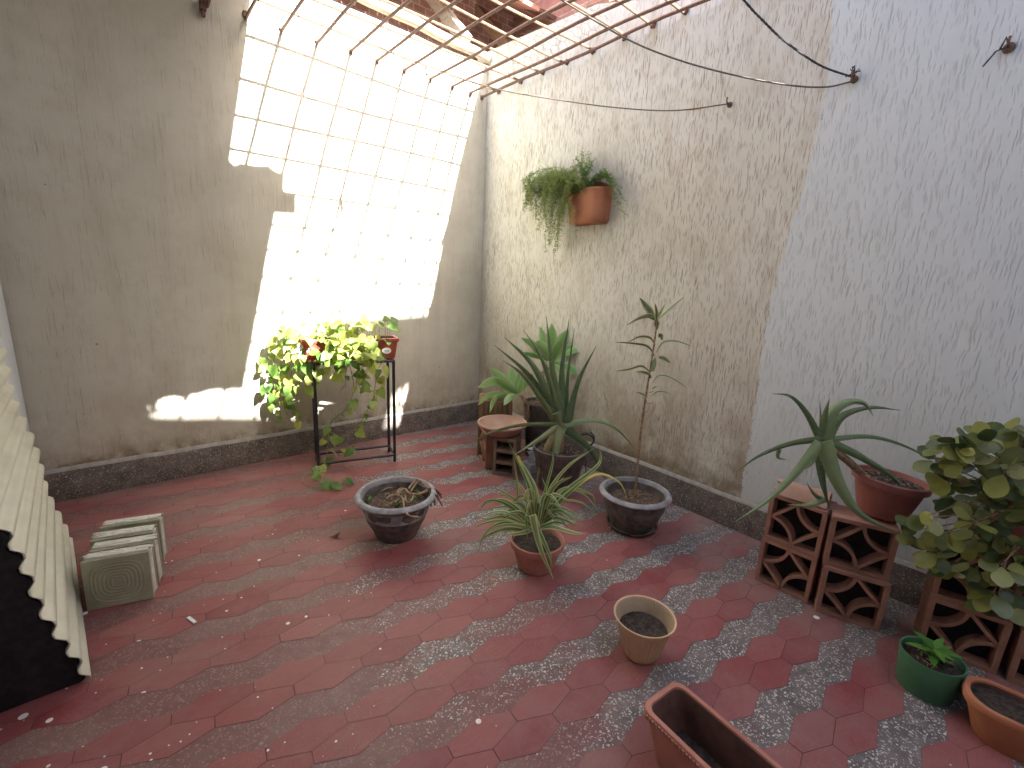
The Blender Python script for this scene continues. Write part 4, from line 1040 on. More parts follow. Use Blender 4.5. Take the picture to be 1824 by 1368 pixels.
for path, o0, o1, ev, sz in [
    ([(555, 608), (520, 588), (497, 580)], 0, -.03, .05, .060), ([(560, 606), (510, 592), (492, 622), (487, 665), (492, 705)], .0, -.02, .042, .062),
    ([(566, 606), (530, 622), (512, 668), (505, 715), (512, 740)], -.02, -.05, .048, .064), ([(572, 610), (545, 636), (534, 680), (524, 725), (530, 752)], -.03, -.06, .055, .060),
    ([(555, 606), (505, 600), (478, 635), (478, 680), (484, 725)], .03, .0, .04, .06), ([(562, 608), (520, 610), (500, 650), (497, 690), (500, 745)], -.01, -.04, .04, .058), ([(570, 610), (538, 622), (522, 650), (516, 690)], -.04, -.06, .04, .066),
    ([(590, 612), (575, 635), (560, 662), (545, 690)], -.06, -.08, .042, .07), ([(610, 606), (600, 640), (582, 668)], -.08, -.1, .045, .07),
    ([(640, 604), (632, 632), (618, 655), (615, 690)], -.08, -.1, .045, .066), ([(660, 600), (660, 645), (643, 672), (628, 700)], -.08, -.1, .07, .05),
    ([(655, 588), (667, 612), (664, 640), (640, 658), (626, 672)], -.08, -.11, .09, .05), ([(690, 634), (672, 660), (668, 690), (664, 715)], .02, .02, .045, .062),
    ([(690, 634), (655, 662), (640, 690), (668, 700), (655, 725), (672, 712)], .03, .04, .05, .058),
    ([(620, 640), (630, 690), (615, 730), (590, 752), (584, 790), (580, 822)], -.05, -.08, .085, .06), ([(668, 705), (640, 755), (612, 778), (598, 775), (590, 770)], .03, -.02, .07, .06),
    ([(580, 818), (560, 832), (572, 850)], -.10, -.12, .045, .066), ([(604, 800), (620, 798), (640, 806)], -.04, -.05, .05, .058)]:
    vine(path, o0, o1, ev, sz)
for i in range(105):                                            # the crown of leaves standing over the planter
    x = rnd.gauss(612, 42); x = min(max(x, 528), 694); y = rnd.uniform(570, 648)
    p = onp(x, y, PF, rnd.uniform(-.02, .16) if y < 605 else rnd.uniform(-.13, -.07))
    root = Vector(PCen) + sdv * ((p - PCen).dot(sdv) * .85); root = Vector((root.x, root.y, SH_ + .12))
    stems.tube([root, root.lerp(p, .6) + Vector((0, 0, .03)), p], .0016, 4)
    pleaf(p, Vector((rnd.uniform(-1, 1), rnd.uniform(-1, .2), rnd.uniform(-.4, .6))), rnd.uniform(.032, .078), rnd.random())
for x, y in ((686, 566), (690, 574), (676, 572), (694, 580), (668, 582)):
    p = onp(x, y, PF, .09); stems.tube([Vector((p.x, p.y, SH_ + .12)), p], .0015, 4); pleaf(p, Vector((rnd.uniform(-.5, 1), -.4, .3)), .05, .15)
fl = at(572, 862, 2, .012)
stems.tube(catmull([at(580, 835, 2, .05), at(540, 850, 2, .02), at(553, 866, 2, .012), at(590, 866, 2, .012), at(614, 856, 2, .014)], 24), .003, 5)
for x, y, sz in ((548, 850, .07), (566, 862, .085), (585, 866, .06), (606, 858, .06), (560, 835, .06), (590, 822, .06)):
    p = at(x, y, 2, .03); pleaf(p, Vector((rnd.uniform(-1, 1), rnd.uniform(-1, 0), .1)), sz, rnd.uniform(0, .3), Vector((rnd.uniform(-.3, .3), -.5, 1)))
stems.build('stems', M['stem_green'], pt); lv.build('leaves', M['pothos'], pt)

# feathery fern in the wall pot
fe = thing('fern', (-.07, -1.28, 2.01), 'feathery asparagus fern cascading to the left out of the wall pot', 'plant')
stm = MB(); nd = MB(); PW = Vector((-.08, -1.28, 2.0))
def frond(path, off, dens=.0052, spread=.040, tint=None):
    pts = [PW + Vector((rnd.uniform(-.05, .02), rnd.uniform(-.06, .06), 0))] + [at(x + rnd.uniform(-5, 5), y + rnd.uniform(-5, 5), 0, -max(.02, min(.19, (.07 - off * .45) * (1.25 - .35 * i / max(1, len(path) - 1)) + rnd.uniform(-.02, .02)))) for i, (x, y) in enumerate(path)]
    for p in pts: p.x = min(p.x, -.015)
    L = sum((pts[i + 1] - pts[i]).length for i in range(len(pts) - 1)); C_ = catmull(pts, max(14, int(L / .012)))
    stm.tube(C_, [.0017 * (1 - .7 * i / (len(C_) - 1)) for i in range(len(C_))], 4)
    tt = rnd.random() if tint is None else tint
    for i in range(3, len(C_)):
        u = i / len(C_)
        for q in range(2):
            b = C_[i].lerp(C_[i - 1], rnd.random()); t = (C_[i] - C_[i - 1]).normalized()
            d = (t * .5 + Vector((rnd.uniform(-1, 1), rnd.uniform(-1, 1), rnd.uniform(-1, 1)))).normalized()
            e = b + d * spread * rnd.uniform(.5, 1.2) * (1 - .45 * u); e.x = min(e.x, -.008)
            stm.tube([b, e], .0006, 3, cap=False)
            for r_ in range(5):
                c = b.lerp(e, .3 + .7 * r_ / 6); dd = (d * .5 + Vector((rnd.uniform(-1, 1), rnd.uniform(-1, 1), rnd.uniform(-1, 1)))).normalized(); w = dd.orthogonal().normalized() * .0017
                f = c + dd * rnd.uniform(.010, .020)
                if f.x > -.004: continue
                nd.add([c - w, c + w, f], [(0, 1, 2)], 0, min(1, max(0, tt + rnd.uniform(-.25, .25))))
for i in range(58):
    ex = rnd.uniform(934, 1004); lim = 345 + 110 * max(0, 1 - abs(ex - 985) / 42) ** .8; ey = rnd.uniform(335, min(452, lim + 25)); j = rnd.uniform(-16, 16)
    mx_ = (ex + 1016) / 2 + rnd.uniform(-14, 14); frond([(mx_ + 12, 318 + j), (ex + rnd.uniform(2, 18), max(312, (322 + ey) / 2 - 12 + j * .5)), (ex, ey)], rnd.uniform(-.24, .04), spread=.045)
for i in range(26):
    a_ = rnd.uniform(0, 2 * PI); frond([(1010, 322), (982 + 48 * math.cos(a_) * rnd.random() ** .5, 326 + 24 * math.sin(a_))], rnd.uniform(-.2, .03), spread=.05)
for ex, ey in ((1036, 268), (1046, 270), (1026, 276), (1056, 284), (1018, 288), (1034, 278), (1044, 292), (1036, 272), (1048, 276), (1028, 280), (1052, 290), (1022, 292), (1040, 284), (1050, 308)): frond([(1042, 318), ((1042 + ex) / 2, 300), (ex, ey)], rnd.uniform(-.05, .05), spread=.035, tint=.1)
for ex, ey in ((1092, 320), (1106, 336), (1110, 356), (1100, 362), (1078, 306), (1112, 380), (1085, 316), (1098, 330), (1104, 345), (1108, 372), (1090, 312), (1095, 352)): frond([(1062, 318), (1080, 314), (ex, ey)], rnd.uniform(-.02, .08), tint=.2)
for ex, ey in ((988, 452), (992, 430), (976, 440), (984, 420), (1012, 395), (1018, 380), (1026, 400), (1030, 420)): frond([(1018, 326), (1008, 352), ((1008 + ex) / 2, 385 if ey > 400 else 365), (ex, ey)], -.19, tint=.75)
stm.tube([PW, onp(985, 300, PW, 0), onp(958, 285, PW, 0)], .001, 4)
stm.build('stems', M['stem_green'], fe); nd.build('needles', M['fern'], fe, smooth=False)

def px_blade(mb, P0, pts, offs, w, **kw):
    n = len(pts); P_ = [onp(x, y, P0, offs[0] + (offs[1] - offs[0]) * i / (n - 1)) for i, (x, y) in enumerate(pts)]
    mb.blade(P_, w, **kw)
def taper_aloe(u): return max(.035, (1 - u) ** .92)
def PXM(P): return FPX / ((Vector(P) - CL).dot(FWD) / math.cos(math.radians(0)) * 1.0)

# the big aloe
CB = Vector((P_AL[0], P_AL[1], .47))
al = thing('aloe', (P_AL[0], P_AL[1], .29), 'big dark green aloe with upright toothed leaves in front of the corner plants', 'plant')
sc = 1 / 385.0                                                  # metres per photo pixel at the crown
stalk = MB(); stalk.tube([(P_AL[0], P_AL[1], .27), CB + Vector((0, 0, -.06)), CB], [.028, .026, .022], 10); stalk.build('stalk', M['stem_brown'], al)
for pts, offs, w, roll, mt, tint in [
    ([(990, 748), (945, 672), (880, 614)], (0, .02), 27, 25, 'aloe', .35), ([(994, 744), (952, 655), (898, 600)], (0, -.05), 28, -20, 'aloe', .25), ([(988, 746), (935, 672), (896, 642)], (0, -.10), 20, 30, 'aloe', .55),
    ([(1000, 748), (985, 665), (973, 564)], (.02, .02), 30, 10, 'aloe', .45), ([(1003, 748), (1001, 660), (1014, 567)], (.02, .08), 27, -25, 'aloe', .15), ([(1008, 748), (1010, 680), (1023, 585)], (.02, .10), 24, 40, 'aloe', .05),
    ([(1012, 750), (1030, 680), (1062, 616)], (0, .02), 24, -30, 'aloe', .2), ([(996, 740), (965, 640), (932, 587)], (.03, .14), 16, 15, 'aloe', .3), ([(1000, 752), (985, 700), (972, 640)], (.02, -.12), 24, 0, 'aloe', .6),
    ([(998, 756), (930, 757), (876, 770), (835, 789)], (0, -.05), 17, 40, 'aloe', .8), ([(1006, 756), (1060, 749), (1100, 766), (1138, 808)], (0, -.02), 19, 35, 'aloe', .8),
    ([(996, 758), (958, 784), (917, 810)], (0, -.16), 18, 10, 'aloe_pale', .6), ([(1000, 760), (992, 800), (984, 872)], (-.02, -.15), 24, 0, 'aloe_pale', .5), ([(994, 766), (968, 812), (954, 868)], (-.02, -.10), 25, -15, 'aloe_dead', .5),
    ([(1010, 764), (1050, 800), (1080, 858)], (0, .03), 28, 20, 'aloe', .1), ([(990, 735), (996, 748), (1004, 766)], (-.07, -.05), 26, 0, 'aloe_pale', .25), ([(990, 772), (982, 815), (990, 850)], (.0, -.08), 26, 25, 'aloe_dead', .4)]:
    m = MB(); px_blade(m, CB, pts, offs, w * sc, roll=roll, thick=w * sc * .42, mat=0, tint=tint, teeth=.007, wf=taper_aloe, n=18, edge_mat=1); m.build('leaf', [M[mt], M['aloe_tooth']], al)

# the right hand aloe
CB = Vector((-.345, -3.185, .80)); RB = Vector((P_AR.x, P_AR.y, P_AR.z + .14))
al = thing('aloe', RB, 'aloe leaning out of the red brown bowl on the breeze blocks, long leaves arching down', 'plant')
CB = onp(1464, 786, (-.36, -3.17, 0), 0); sc = 1 / 430.0
m = MB(); m.tube(catmull([RB + Vector((.0, .03, -.03)), RB.lerp(CB, .55) + Vector((0, 0, -.01)), CB], 10), [.016] * 11, 10); m.build('stalk', M['stem_brown'], al)
for pts, offs, w, roll, mt, tint in [
    ([(1460, 780), (1436, 735), (1408, 706), (1374, 701)], (0, .08), 14, 20, 'aloe', .2), ([(1462, 778), (1462, 745), (1460, 712)], (.02, .04), 7, 0, 'aloe_dead', .5), ([(1465, 778), (1470, 738), (1478, 709)], (0, .0), 16, 0, 'aloe', .3),
    ([(1468, 782), (1484, 734), (1512, 716), (1540, 719), (1556, 741)], (.0, .0), 24, 10, 'aloe', .85), ([(1472, 784), (1500, 742), (1550, 726), (1603, 731)], (.0, .05), 19, -20, 'aloe', .5),
    ([(1462, 782), (1405, 791), (1352, 812), (1311, 841)], (0, -.05), 15, 35, 'aloe', .35), ([(1388, 800), (1386, 815), (1403, 819)], (-.02, -.03), 8, 0, 'aloe', .3), ([(1460, 788), (1412, 848), (1365, 893), (1308, 930)], (-.02, -.14), 18, 10, 'aloe', .9),
    ([(1460, 788), (1464, 850), (1478, 908)], (0, -.06), 24, 25, 'aloe', .15), ([(1466, 786), (1492, 858), (1532, 915), (1602, 951)], (-.02, -.17), 30, 5, 'aloe', 1.0), ([(1472, 783), (1550, 778), (1620, 798), (1684, 838)], (0, .03), 13, 35, 'aloe', .15),
    ([(1476, 786), (1540, 818), (1602, 862), (1628, 928)], (0, -.08), 18, 20, 'aloe', .25), ([(1455, 800), (1445, 825), (1430, 838)], (-.02, -.05), 12, 0, 'aloe_pale', .3), ([(1468, 893), (1450, 880), (1436, 858)], (-.03, -.05), 10, 0, 'aloe', .4), ([(1468, 888), (1440, 900), (1402, 899)], (-.03, -.08), 15, 0, 'aloe_pale', .6)]:
    m = MB(); px_blade(m, CB, pts, offs, w * sc, roll=roll, thick=w * sc * .42, mat=0, tint=tint, teeth=.0048, wf=taper_aloe, n=20, edge_mat=1); m.build('leaf', [M[mt], M['aloe_tooth']], al)

# soft agaves of the corner
def agave_w(u): return .35 + .65 * math.sin(PI * min(1, u * 1.05) ** 1.15) if u < .9 else max(.03, 6.0 * (1 - u) * .6)
ag = thing('soft_agave', (*P_A1, .466), 'pale green soft agave lying over the ribbed planter, the lower of two', 'plant', 'soft agaves in the far corner')
CB = onp(921, 700, (-.44, -.86, 0), 0); sc = 1 / 245.0
for pts, offs, w, roll, tint in [
    ([(921, 702), (900, 683), (873, 655)], (0, -.05), 25, 10, .45), ([(920, 702), (885, 680), (850, 691)], (0, -.10), 22, 35, .8), ([(918, 704), (875, 704), (851, 722)], (0, -.12), 17, 50, .9), ([(918, 705), (885, 708), (872, 735)], (-.03, -.15), 13, 40, .6),
    ([(922, 705), (908, 708), (897, 722)], (-.05, -.15), 13, 0, .9), ([(922, 700), (914, 680), (911, 651)], (0, .04), 20, 0, .7), ([(922, 700), (920, 685), (928, 660)], (.0, .03), 16, -20, .5), ([(924, 702), (926, 690), (930, 672)], (-.04, -.05), 13, 20, .3),
    ([(922, 700), (940, 680), (950, 665)], (.0, .05), 18, -30, .4), ([(918, 702), (902, 690), (896, 664)], (.02, .08), 18, 10, .9)]:
    m = MB(); px_blade(m, CB, pts, offs, w * sc, roll=roll, mat=0, tint=tint, wf=agave_w, n=12, fold=.22, edge_mat=1); m.build('leaf', [M['agave'], M['agave_edge']], ag)
m = MB()
for i in range(9):
    x = rnd.uniform(932, 944); px = [(926 + rnd.uniform(-3, 6), 704), (x, 722), (x + rnd.uniform(-6, 4), 742), (x + rnd.uniform(-8, 2), 752)]; m.tube(catmull([onp(a, b, CB, -.1) for a, b in px], 10), .0028, 5)
m.build('roots', M['stem_brown'], ag)
ag = thing('soft_agave', (*P_A2, .425), 'bright green soft agave rising behind the big aloe, the taller of two', 'plant', 'soft agaves in the far corner')
CB = onp(984, 640, (-.155, -1.055, 0), 0); sc = 1 / 245.0
m = MB(); m.tube(catmull([(P_A2[0], P_A2[1], .42), CB + Vector((.01, 0, -.12)), CB], 8), [.02] * 9, 8)
for i in range(6): m.tube([CB + Vector((0, 0, -.05)), CB + SIDE * rnd.uniform(-.1, -.05) + Vector((0, 0, -.12)), CB + SIDE * rnd.uniform(-.1, -.06) + Vector((0, 0, -.22))], .003, 5)
m.build('stalk', M['stem_brown'], ag)
for pts, offs, w, roll, tint in [
    ([(984, 640), (982, 610), (983, 576)], (0, .02), 24, 0, .35), ([(983, 640), (970, 612), (962, 582)], (0, .06), 18, 10, .5), ([(985, 640), (1000, 610), (1022, 583)], (0, .03), 23, -15, .3), ([(985, 640), (1008, 618), (1030, 592)], (0, .1), 16, -25, .25), ([(986, 641), (1012, 618), (1036, 608), (1056, 614)], (0, -.03), 12, 20, .2),
    ([(986, 642), (1010, 628), (1030, 622), (1043, 630)], (0, -.08), 14, 30, .15), ([(982, 641), (955, 618), (928, 601)], (0, -.05), 15, 15, .5), ([(981, 641), (962, 626), (944, 612)], (-.04, -.12), 20, 25, .6), ([(980, 643), (955, 634), (926, 628)], (0, .06), 12, 20, .1), ([(983, 642), (970, 622), (956, 606)], (-.05, -.12), 20, 0, .7), ([(985, 642), (992, 622), (1002, 604)], (-.05, -.12), 22, 0, .35), ([(984, 646), (1000, 664), (1010, 690)], (-.02, -.1), 14, 0, .8), ([(985, 644), (1015, 655), (1028, 668)], (-.02, -.08), 16, 10, .1)]:
    m = MB(); px_blade(m, CB, pts, offs, w * sc, roll=roll, mat=0, tint=tint, wf=agave_w, n=12, fold=.22, edge_mat=1); m.build('leaf', [M['agave'], M['agave_edge']], ag)

# spider plant
SP = Vector((-1.212, -2.154, .135)); sc = 1 / 385.0
sp = thing('spider_plant', SP, 'variegated green and cream strap leaved plant arching from the terracotta pot', 'plant')
def strap_w(u): return max(.06, min(1, .7 + u) * (1 - u ** 2.6))
def strap(pts, offs, w, roll=0, mats=('spider', 'spider_edge'), tint=None, n=16):
    m = MB(); px_blade(m, SP, pts, offs, w * sc, roll=roll, mat=0, tint=rnd.random() if tint is None else tint, wf=strap_w, n=n, fold=.3, edge_mat=1); m.build('leaf', [M[mats[0]], M[mats[1]]], sp)
for pts, offs, w, roll in [
    ([(952, 940), (945, 880), (935, 850), (905, 785)], (0, .06), 9, 10), ([(952, 938), (955, 880), (938, 840), (918, 807)], (0, .1), 11, -10), ([(922, 900), (921, 860), (915, 812)], (.05, .05), 5, 0), ([(958, 935), (975, 880), (1010, 832), (1060, 797)], (0, .05), 8, 10),
    ([(962, 930), (1000, 880), (1058, 835), (1070, 815), (1064, 789)], (0, .15), 8, 20), ([(960, 935), (985, 870), (1020, 848)], (0, -.05), 9, 0), ([(962, 935), (1000, 890), (1046, 850)], (0, -.04), 9, 15), ([(960, 930), (985, 885), (1036, 855)], (.02, .06), 7, 0),
    ([(955, 930), (975, 860), (985, 820), (984, 790)], (.05, .1), 6, 0), ([(950, 930), (935, 880), (920, 860), (900, 852)], (0, .1), 6, 15), ([(948, 935), (920, 905), (890, 890), (848, 905)], (0, -.02), 8, 10), ([(948, 938), (905, 900), (870, 892), (853, 912)], (-.02, -.06), 7, 25),
    ([(947, 940), (910, 915), (880, 912), (850, 925)], (-.02, -.08), 7, -20), ([(945, 942), (905, 928), (870, 930), (842, 942)], (-.03, -.1), 7, 15), ([(942, 946), (905, 942), (876, 950), (852, 963)], (-.05, -.14), 9, 20), ([(945, 940), (900, 920), (868, 925), (843, 918)], (.02, -.02), 6, 0),
    ([(945, 945), (900, 930), (865, 950), (851, 985)], (-.06, -.16), 6, 10), ([(954, 935), (920, 890), (880, 880)], (.05, .1), 6, 0), ([(955, 945), (938, 920), (940, 960)], (-.1, -.13), 7, 10), ([(958, 940), (949, 920), (962, 975), (986, 1032)], (-.11, -.17), 14, 0),
    ([(962, 942), (960, 945), (978, 985), (983, 1010)], (-.1, -.16), 9, 15), ([(960, 940), (985, 938), (1020, 948), (1044, 951)], (-.08, -.08), 10, 20), ([(962, 938), (985, 922), (1015, 930), (1028, 946)], (-.02, -.05), 7, 10), ([(962, 938), (990, 930), (1010, 936)], (-.08, -.1), 7, 0),
    ([(964, 934), (1000, 895), (1035, 895), (1062, 915)], (.05, .05), 5, 0), ([(964, 934), (1010, 878), (1040, 880), (1070, 915)], (.08, .1), 5, 10), ([(962, 930), (1000, 872), (1052, 880), (1060, 905)], (.02, .08), 6, -10), ([(950, 930), (930, 870), (905, 853)], (.08, .12), 8, 25), ([(958, 935), (968, 885), (984, 882)], (-.04, -.06), 8, 10), ([(956, 935), (966, 890), (972, 870), (965, 850)], (.03, .05), 6, 0),
    ([(950, 942), (915, 935), (885, 938), (862, 952)], (-.09, -.2), 6, 20), ([(952, 942), (925, 950), (900, 952)], (-.08, -.15), 8, 0), ([(966, 938), (1000, 925), (1040, 935)], (.03, .06), 5, 10), ([(951, 936), (928, 900), (896, 876), (876, 868)], (.04, .08), 6, 10)]:
    strap(pts, offs, w, roll)
for i in range(34):
    a = rnd.uniform(-1.45, 1.45); L = rnd.uniform(45, 105); tx = 955 + L * math.sin(a); ty = 925 - L * .45 * math.cos(a) + rnd.uniform(-5, 30)
    strap([(955 + 8 * math.sin(a), 938), (955 + L * .45 * math.sin(a), 925 - L * .55 * max(.35, math.cos(a))), (tx, ty)], (0, rnd.uniform(-.12, .1)), rnd.uniform(6, 9), rnd.uniform(-20, 25))
strap([(960, 930), (1000, 890), (1060, 845), (1102, 858), (1116, 884)], (0, .1), 6, 20, ('spider_yel', 'spider_yel')); strap([(922, 812), (926, 822), (934, 838)], (.06, .08), 7, 0, ('spider_yel', 'spider_yel')); strap([(952, 925), (975, 880), (1004, 850)], (.04, .1), 6, 30, ('spider_yel', 'spider_edge'))

# tall thin plant of the grey pot
DP = Vector((P_GR[0], P_GR[1], .16)); DQ = Vector((P_GR[0] + .01, P_GR[1] + .02, 0)); sc = 1 / 300.0
dr_ = thing('dracaena', DP, 'tall thin dracaena with a bare knotty stem and a few straw edged leaves', 'plant')
m = MB(); sp_ = [(1131, 892), (1134, 850), (1140, 780), (1146, 735), (1153, 690), (1161, 640), (1168, 590), (1170, 566)]
C_ = catmull([onp(x, y, DQ, 0) for x, y in sp_], 60); m.tube(C_, [.0085 - .005 * i / 60 + .0014 * math.sin(i * 2.6) for i in range(61)], 8)
for x, y, dx in ((1146, 735, 8), (1150, 712, -6), (1144, 752, -6), (1155, 700, 9), (1158, 668, -6), (1152, 720, 10)): p = onp(x, y, DQ, 0); m.tube([p, p + SIDE * dx * sc + Vector((0, 0, .012))], .0016, 5)
m.build('stem', M['stem_brown'], dr_)
z_ = lambda a, b: (1080 + a / 6.84, 520 + b / 6.84)
def drac_w(u): return max(.04, math.sin(PI * min(1, .12 + .88 * u)) ** .8)
for pts, w, roll, tint in [
    ([(600, 330), (520, 210), (405, 70)], 11, 0, .2), ([(625, 340), (760, 215), (945, 60)], 7, 30, .9), ([(610, 330), (610, 240), (590, 130)], 6, 20, .7), ([(625, 330), (660, 250), (720, 140)], 5, 0, .9), ([(590, 350), (540, 290), (400, 325), (245, 408)], 8, 40, .8), ([(585, 345), (500, 300), (330, 345)], 6, 20, .9),
    ([(612, 340), (612, 400), (618, 465)], 9, 0, .05), ([(595, 650), (530, 560), (400, 550), (250, 620)], 5, 30, .6), ([(590, 780), (500, 665), (330, 630), (100, 612)], 5, 40, .3), ([(605, 740), (690, 615), (850, 598), (1040, 660)], 5, 30, .5), ([(640, 560), (665, 530), (680, 592)], 8, 0, .0), ([(560, 970), (575, 890), (595, 795)], 12, 0, .6), ([(640, 795), (710, 810), (785, 868)], 8, 10, .0),
    ([(530, 970), (420, 905), (280, 945), (110, 965)], 5, 35, .5), ([(545, 1050), (510, 1000), (430, 975), (355, 978)], 6, 20, .6), ([(560, 1110), (640, 1020), (780, 1040), (990, 1172)], 4, 30, .4), ([(500, 1280), (430, 1240), (355, 1220)], 4, 0, .1), ([(560, 1180), (590, 1160), (620, 1150)], 4, 0, .9), ([(550, 1270), (610, 1220), (700, 1215), (795, 1250)], 3, 10, .5), ([(500, 1368), (480, 1320), (460, 1300)], 4, 0, .6)]:
    m = MB(); px_blade(m, DQ, [z_(*p) for p in pts], (0, rnd.uniform(-.07, .05)), w * sc * 1.1, roll=roll, mat=0, tint=tint, wf=drac_w, n=14, fold=.3, edge_mat=1); m.build('leaf', [M['dracaena'], M['dracaena_edge']], dr_)

# weeds and the dry root in the grey pot
GP = Vector((*P_GL, .175))
we = thing('weeds', GP, 'small bright green weeds sprouting round the dry root in the grey pot', 'weeds')
m = MB()
for (x, y, n) in ((655, 865, 10), (660, 878, 10), (663, 872, 8), (703, 868, 8), (742, 875, 9), (748, 884, 9), (735, 888, 7), (708, 896, 9), (722, 894, 7), (657, 890, 7)):
    b = at(x, y + 4, 2, .175)
    for i in range(n):
        d = Vector((rnd.uniform(-1, 1), rnd.uniform(-1, 1), rnd.uniform(.2, 1.2))); L = rnd.uniform(.012, .03)
        p = b + Vector((rnd.uniform(-.012, .012), rnd.uniform(-.012, .012), rnd.uniform(0, .02)))
        m.leaf(p, d, Vector((0, 0, 1)), L, L * .5, 'oval', 0, rnd.random(), .2); m.tube([b + Vector((0, 0, -.01)), p], .0008, 3)
m.build('foliage', M['weed'], we)
m = MB(); zz = lambda a, b: (560 + a / 7.015, 840 + b / 7.015)
for pts, r_, z in [([(1010, 290), (1120, 220), (1180, 268), (1280, 285), (1420, 235)], .0085, .235), ([(895, 340), (960, 300), (1060, 300), (1110, 350), (1120, 450), (1180, 550), (1310, 570)], .0052, .235), ([(1180, 220), (1200, 180), (1260, 110), (1300, 100)], .0055, .25), ([(1200, 250), (1290, 130), (1340, 130), (1420, 210)], .005, .25), ([(1130, 300), (1150, 370), (1200, 375), (1240, 300)], .0045, .235), ([(1030, 280), (1060, 220), (1110, 210)], .0055, .235), ([(830, 250), (900, 210), (975, 200)], .0028, .22), ([(890, 430), (1000, 370), (1100, 345)], .0035, .22)]:
    m.tube(catmull([at(*zz(*p), 2, z) for p in pts], 22), [r_ * (1 + .18 * math.sin(i * 1.9)) for i in range(23)], 7)
tipp = at(*zz(1420, 235), 2, .235)
for i in range(12):
    q = zz(1500 + rnd.uniform(-60, 130), 330 + rnd.uniform(-50, 130)); e = at(*q, 2, .215 - rnd.uniform(0, .02)); m.blade([tipp, tipp.lerp(e, .5) + Vector((0, 0, .02)), e], .009, roll=rnd.uniform(-40, 40), fold=.4, n=8, mat=1)
o = m.build('dry_root', [M['stem_brown'], M['dry_leaf']], None); tag(o, 'twisted dry brown root with shrivelled tips hanging over the grey pot rim', 'root')

# seedling of the green pot
t = thing('seedling', (*P_GN, .12), 'small pale seedling in the green pot', 'plant')
m = MB(); b = Vector((*P_GN, .115)); m.tube([b, b + Vector((0, .0, .05))], .004, 6); m.build('stem', M['stem_green'], t)
m = MB()
for i in range(14):
    a = i * 2.4; d = Vector((math.cos(a), math.sin(a), .7 if i % 2 else .3)); L = rnd.uniform(.05, .085); m.leaf(b + Vector((0, 0, .015 + .003 * i)), d, Vector((0, 0, 1)), L, L * .42, 'lance', 0, rnd.random() * .6, .3)
m.build('leaves', M['weed'], t)

# round leaved shrub at the right edge
sh_ = thing('shrub', P_SH + Vector((0, 0, .16)), 'bushy shrub of thick round yellow green leaves at the right edge', 'shrub')
br = MB(); lf = MB(); root = P_SH + Vector((0, 0, .15))
r2 = random.Random(21)
def cluster(p, n, sz, dirv):
    for i in range(n):
        d = (dirv * .4 + Vector((r2.uniform(-1, 1), r2.uniform(-1, 1), r2.uniform(-.7, .9)))).normalized()
        q = p + d * .012; q.x = min(q.x, -.03)
        if (q + d * sz).x > -.012: d.x = -abs(d.x)
        tv = (CL - p).normalized(); nn = (tv * r2.uniform(.2, 1.2) + Vector((0, 0, r2.uniform(.2, 1.0))) + Vector((r2.uniform(-.6, .6), r2.uniform(-.6, .6), 0)))
        br.tube([p, q], .0013, 4)
        s_ = sz * r2.uniform(.6, 1.15); lf.leaf(q, d, nn, s_ * 1.12, s_ * .82, 'oval', 0, min(1, r2.random() ** 2.2 * .8 + (.45 if r2.random() < .14 else 0)), r2.uniform(.0, .3))
ends = [(1690, 800), (1672, 822), (1706, 792), (1735, 795), (1762, 790), (1722, 826), (1700, 850), (1668, 842), (1690, 862), (1745, 832), (1776, 812), (1800, 780), (1818, 768), (1824, 800), (1790, 840), (1765, 862), (1735, 872), (1712, 892), (1750, 902), (1783, 890), (1812, 860), (1830, 890), (1706, 915), (1735, 930), (1765, 935), (1800, 925), (1824, 940), (1690, 945), (1716, 965), (1745, 975), (1790, 965), (1815, 985), (1672, 985), (1700, 1000), (1742, 1010), (1785, 1005), (1824, 1020), (1800, 1040), (1770, 1055), (1818, 1075), (1645, 942), (1652, 918), (1638, 968), (1650, 985), (1628, 925), (1690, 1008), (1775, 1085), (1812, 1115), (1846, 830), (1860, 900), (1850, 980), (1870, 790), (1846, 1050)]
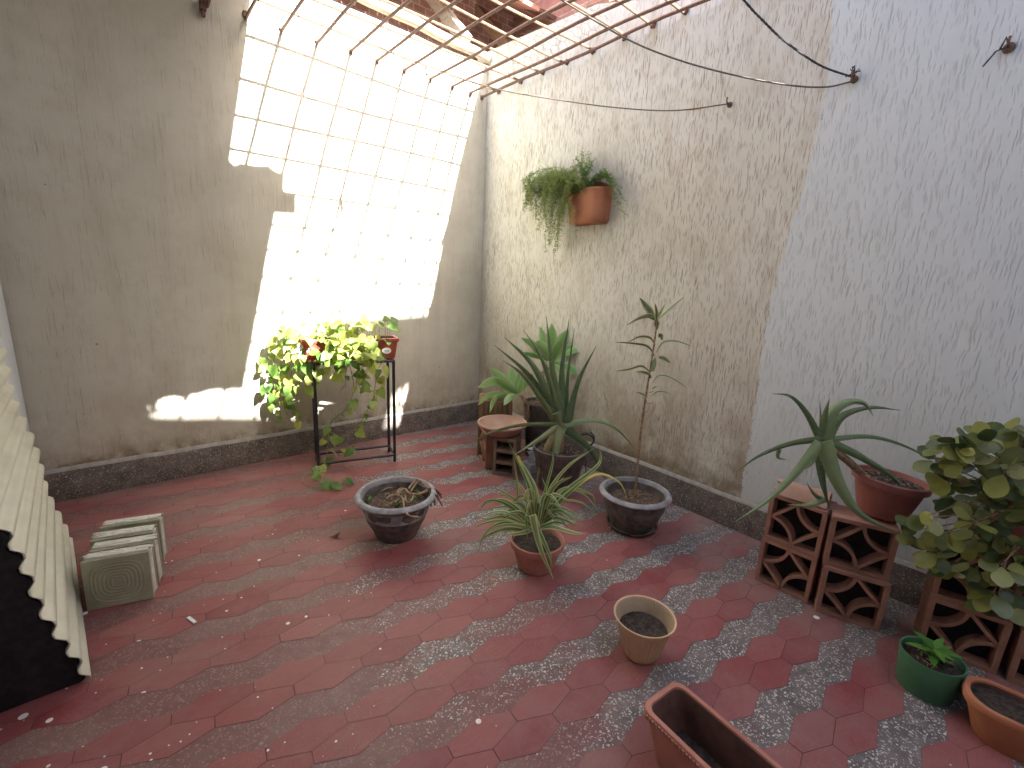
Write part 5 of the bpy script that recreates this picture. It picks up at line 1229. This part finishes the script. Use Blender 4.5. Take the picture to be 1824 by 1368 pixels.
for (x, y) in ends:
    dep = r2.uniform(-.17, .10) if x > 1690 else r2.uniform(-.1, .02)
    e = onp(x, y, P_SH, dep); e.x = min(e.x, -.05)
    md = root.lerp(e, .5) + Vector((r2.uniform(-.03, .01), r2.uniform(-.03, .03), r2.uniform(.0, .08))); md.x = min(md.x, -.03)
    C_ = catmull([root, md, e], 12); br.tube(C_, [.0046 - .003 * i / 12 for i in range(13)], 5)
    cluster(e, 5 if x > 1665 else 3, .068, (e - md).normalized())
    if x > 1680: cluster(C_[9], 3, .060, Vector((0, 0, .3)))
    if x > 1720: cluster(C_[7], 2, .055, Vector((0, 0, .3)))
br.build('branches', M['stem_brown'], sh_); lf.build('foliage', M['shrub'], sh_)

# small loose things
m = MB(); p = at(598, 955, 2, .004); m.leaf(p + Vector((-.02, 0, .004)), Vector((1, -.2, 0)), Vector((.2, 0, 1)), .045, .035, 'lance', 0, .5, -.4); m.tube([p + Vector((-.035, .01, .002)), p + Vector((-.015, 0, .006))], .001, 4)
tag(m.build('dry_leaf', M['dry_leaf']), 'shrivelled dark leaf on the red tiles left of the grey pot', 'leaf')
m = MB(); a, b = at(335, 1099, 2, .004), at(348, 1109, 2, .004); m.box((a + b) / 2, ((b - a).length, .012, .003), Matrix.Rotation(math.atan2((b - a).y, (b - a).x), 3, 'Z')); tag(m.build('paper_scrap', M['paper'], smooth=False), 'thin white scrap on the floor right of the glass blocks', 'scrap')
m = MB(); p = at(950, 812, 2, .12)
for i in range(10):
    m.add([Vector((p.x, p.y, .13)) + Vector((rnd.uniform(-.05, .05), rnd.uniform(-.05, .05), rnd.uniform(-.06, .06))) for _ in range(4)], [(0, 1, 2), (0, 2, 3), (0, 3, 1), (1, 3, 2)])
m.box((p.x, p.y + .01, .035), (.12, .10, .07))
tag(m.build('plastic_bag', M['paper'], smooth=False), 'crumpled white plastic bag between the blocks and the big aloe', 'bag')
m = MB(); c = onp(1046, 786, (P_AL[0], P_AL[1], 0), .12)
for k_ in range(4):
    a0 = rnd.uniform(0, 6); m.tube([c + SIDE * (.045 + .006 * k_) * math.cos(a0 + i * .42) + Vector((0, 0, (.04 + .004 * k_) * math.sin(a0 + i * .42))) + FWD * (.01 * k_ + .003 * i) for i in range(15)], .003, 5)
m.tube([c + Vector((0, 0, -.04)), Vector((c.x, c.y, .16)), Vector((c.x + .02, c.y, .0))], .003, 5)
tag(m.build('cable_coil', M['rope']), 'loose coil of dark cable against the beige wall behind the big aloe', 'cable')
